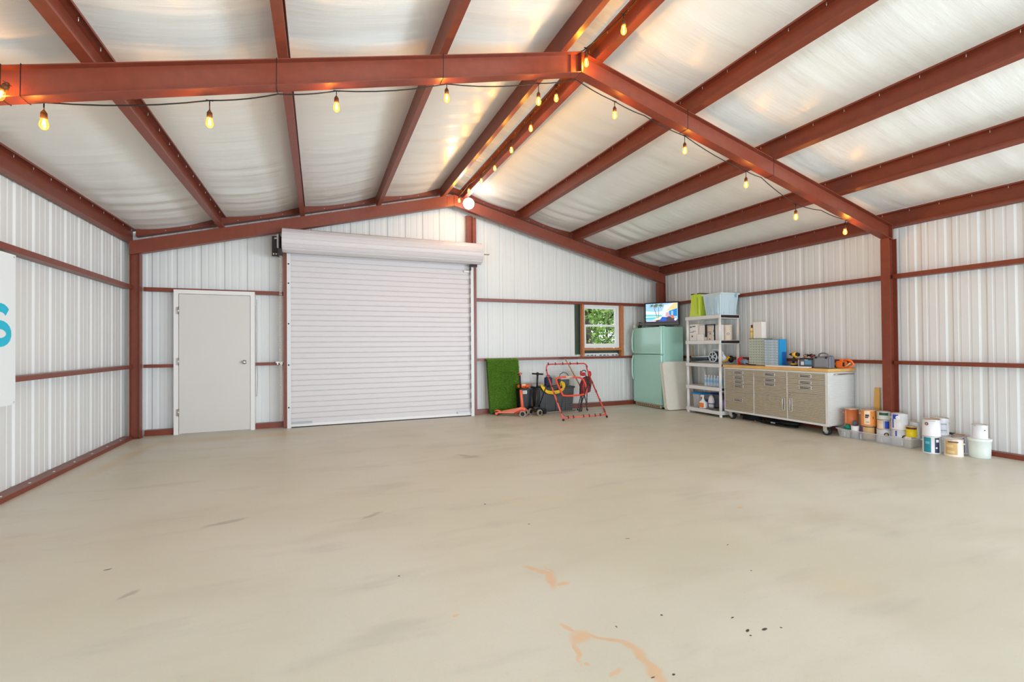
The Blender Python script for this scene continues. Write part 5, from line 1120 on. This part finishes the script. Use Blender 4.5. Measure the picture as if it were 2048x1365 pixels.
# folded camp chair with red parts
cc_ = thing('folded_chair', 'red and black folded camp chair standing beside the large black tote', 'chair', (4.70, 7.75, 0))
CR = clr('chair_red', (190, 26, 38), .5); CD = clr('chair_dark_red', (104, 14, 28), .6)
for x0, x1, y0, y1, z1 in ((4.585, 4.69, 7.70, 7.80, .62), (4.60, 4.67, 7.86, 7.74, .60), (4.73, 4.66, 7.72, 7.80, .58), (4.775, 4.77, 7.82, 7.78, .66), (4.655, 4.61, 7.80, 7.74, .30)):
    mb = MB(); mb.tube([(x0, y0, .008), (x1, y1, z1)], .0095, 8); mb.build('leg', clr('leg_dark', (60, 58, 66), .35), cc_)
for x, y in ((4.585, 7.70), (4.60, 7.86), (4.73, 7.72), (4.775, 7.82)):
    mb = MB(); mb.cyl((x, y, 0), (x, y, .03), .014, n=8); mb.build('foot', BLACK, cc_)
mb = MB(); mb.prism([(4.60, .30), (4.64, .28), (4.74, .34), (4.81, .36), (4.835, .50), (4.82, .62), (4.76, .66), (4.66, .62), (4.61, .50)], 7.735, 7.80, lambda p, y: (p[0], y, p[1])); mb.build('folded_fabric', CD, cc_)
mb = MB(); mb.tube([(4.60, 7.74, .69), (4.605, 7.73, .74), (4.64, 7.73, .77), (4.69, 7.73, .775), (4.715, 7.74, .74)], .009, 8); mb.build('handle_loop', BLACK, cc_)
mb = MB(); mb.ball((4.65, 7.73, .70), .055, .035, .035, 16, 8); mb.ball((4.60, 7.73, .72), .022, .02, .05); mb.ball((4.79, 7.73, .70), .035, .04, .06, 16, 8); mb.build('red_hub', CR, cc_)
mb = MB(); mb.tube([(4.80, 7.73, .66), (4.75, 7.725, .53), (4.70, 7.73, .40)], .012, 8); mb.tube([(4.70, 7.73, .68), (4.75, 7.725, .56), (4.80, 7.73, .46)], .009, 8); mb.build('strap', BLACK, cc_)
mb = MB(); mb.tube([(4.66, 7.72, .60), (4.63, 7.715, .45), (4.655, 7.72, .32)], .014, 8); mb.build('red_trim', CR, cc_)
# rake
rk_ = thing('garden_rake', 'wooden-handled rake leaning head-up on the girt behind the net', 'rake', (4.60, 8.05, .98))
mb = MB(); mb.tube([(4.47, 8.12, .99), (4.56, 8.10, .84), (4.74, 8.03, .48), (4.86, 7.98, .16)], .0125, 10); mb.build('handle', clr('rake_wood', (196, 140, 92), .5), rk_)
mb = MB(); mb.tube([(4.38, 8.14, 1.005), (4.47, 8.125, 1.02), (4.70, 8.13, 1.01), (4.76, 8.13, 1.0)], .008, 6)
for k in range(9): mb.cyl((4.40+.042*k, 8.13, 1.01), (4.40+.042*k, 8.11, .965), .0022, n=5)
mb.build('rake_head', clr('rake_steel', (120, 74, 60), .5), rk_)
# ------------------------------------------------------------------ banner on the left wall
bn = thing('wall_banner', 'white banner with cyan lettering hung on the left wall, cut by the frame', 'banner', (-2.372, 4.2, .79))
mb = MB(); mb.box(-2.376, 3.0, .79, -2.372, 5.265, 2.05); mb.build('banner_sheet', clr('banner_white', (232, 238, 240), .5), bn)
for z in (.81, 2.03):
    mb = MB(); mb.cyl((-2.372, 5.24, z), (-2.369, 5.24, z), .008, n=10); mb.build('grommet', ZINC, bn)
mb = MB(); sp_ = []
# a bold hand-drawn S, outline swept as a flat ribbon
cyy, czz = 5.055, 1.455; ctr = []
for i in range(25):
    t = i/24
    if t < .5: a = math.radians(28+(270-28)*(t/.5)); ctr.append((cyy+.105*math.cos(a), czz+.068+.070*math.sin(a)))
    else: a = math.radians(90-(235)*((t-.5)/.5)); ctr.append((cyy+.115*math.cos(a), czz-.074+.072*math.sin(a)))
rib = []
for i, p in enumerate(ctr):
    q0 = ctr[max(0, i-1)]; q1 = ctr[min(len(ctr)-1, i+1)]; d = Vector((q1[0]-q0[0], q1[1]-q0[1])).normalized(); n_ = Vector((-d.y, d.x))*.036; rib.append((p, n_))
L_ = [mb.v((-2.3705, p[0]+n_.x, p[1]+n_.y)) for p, n_ in rib]; R_ = [mb.v((-2.3705, p[0]-n_.x, p[1]-n_.y)) for p, n_ in rib]
for i in range(len(rib)-1): mb.f([L_[i], R_[i], R_[i+1], L_[i+1]])
mb.build('letter_s', clr('banner_cyan', (20, 186, 218), .5), bn)
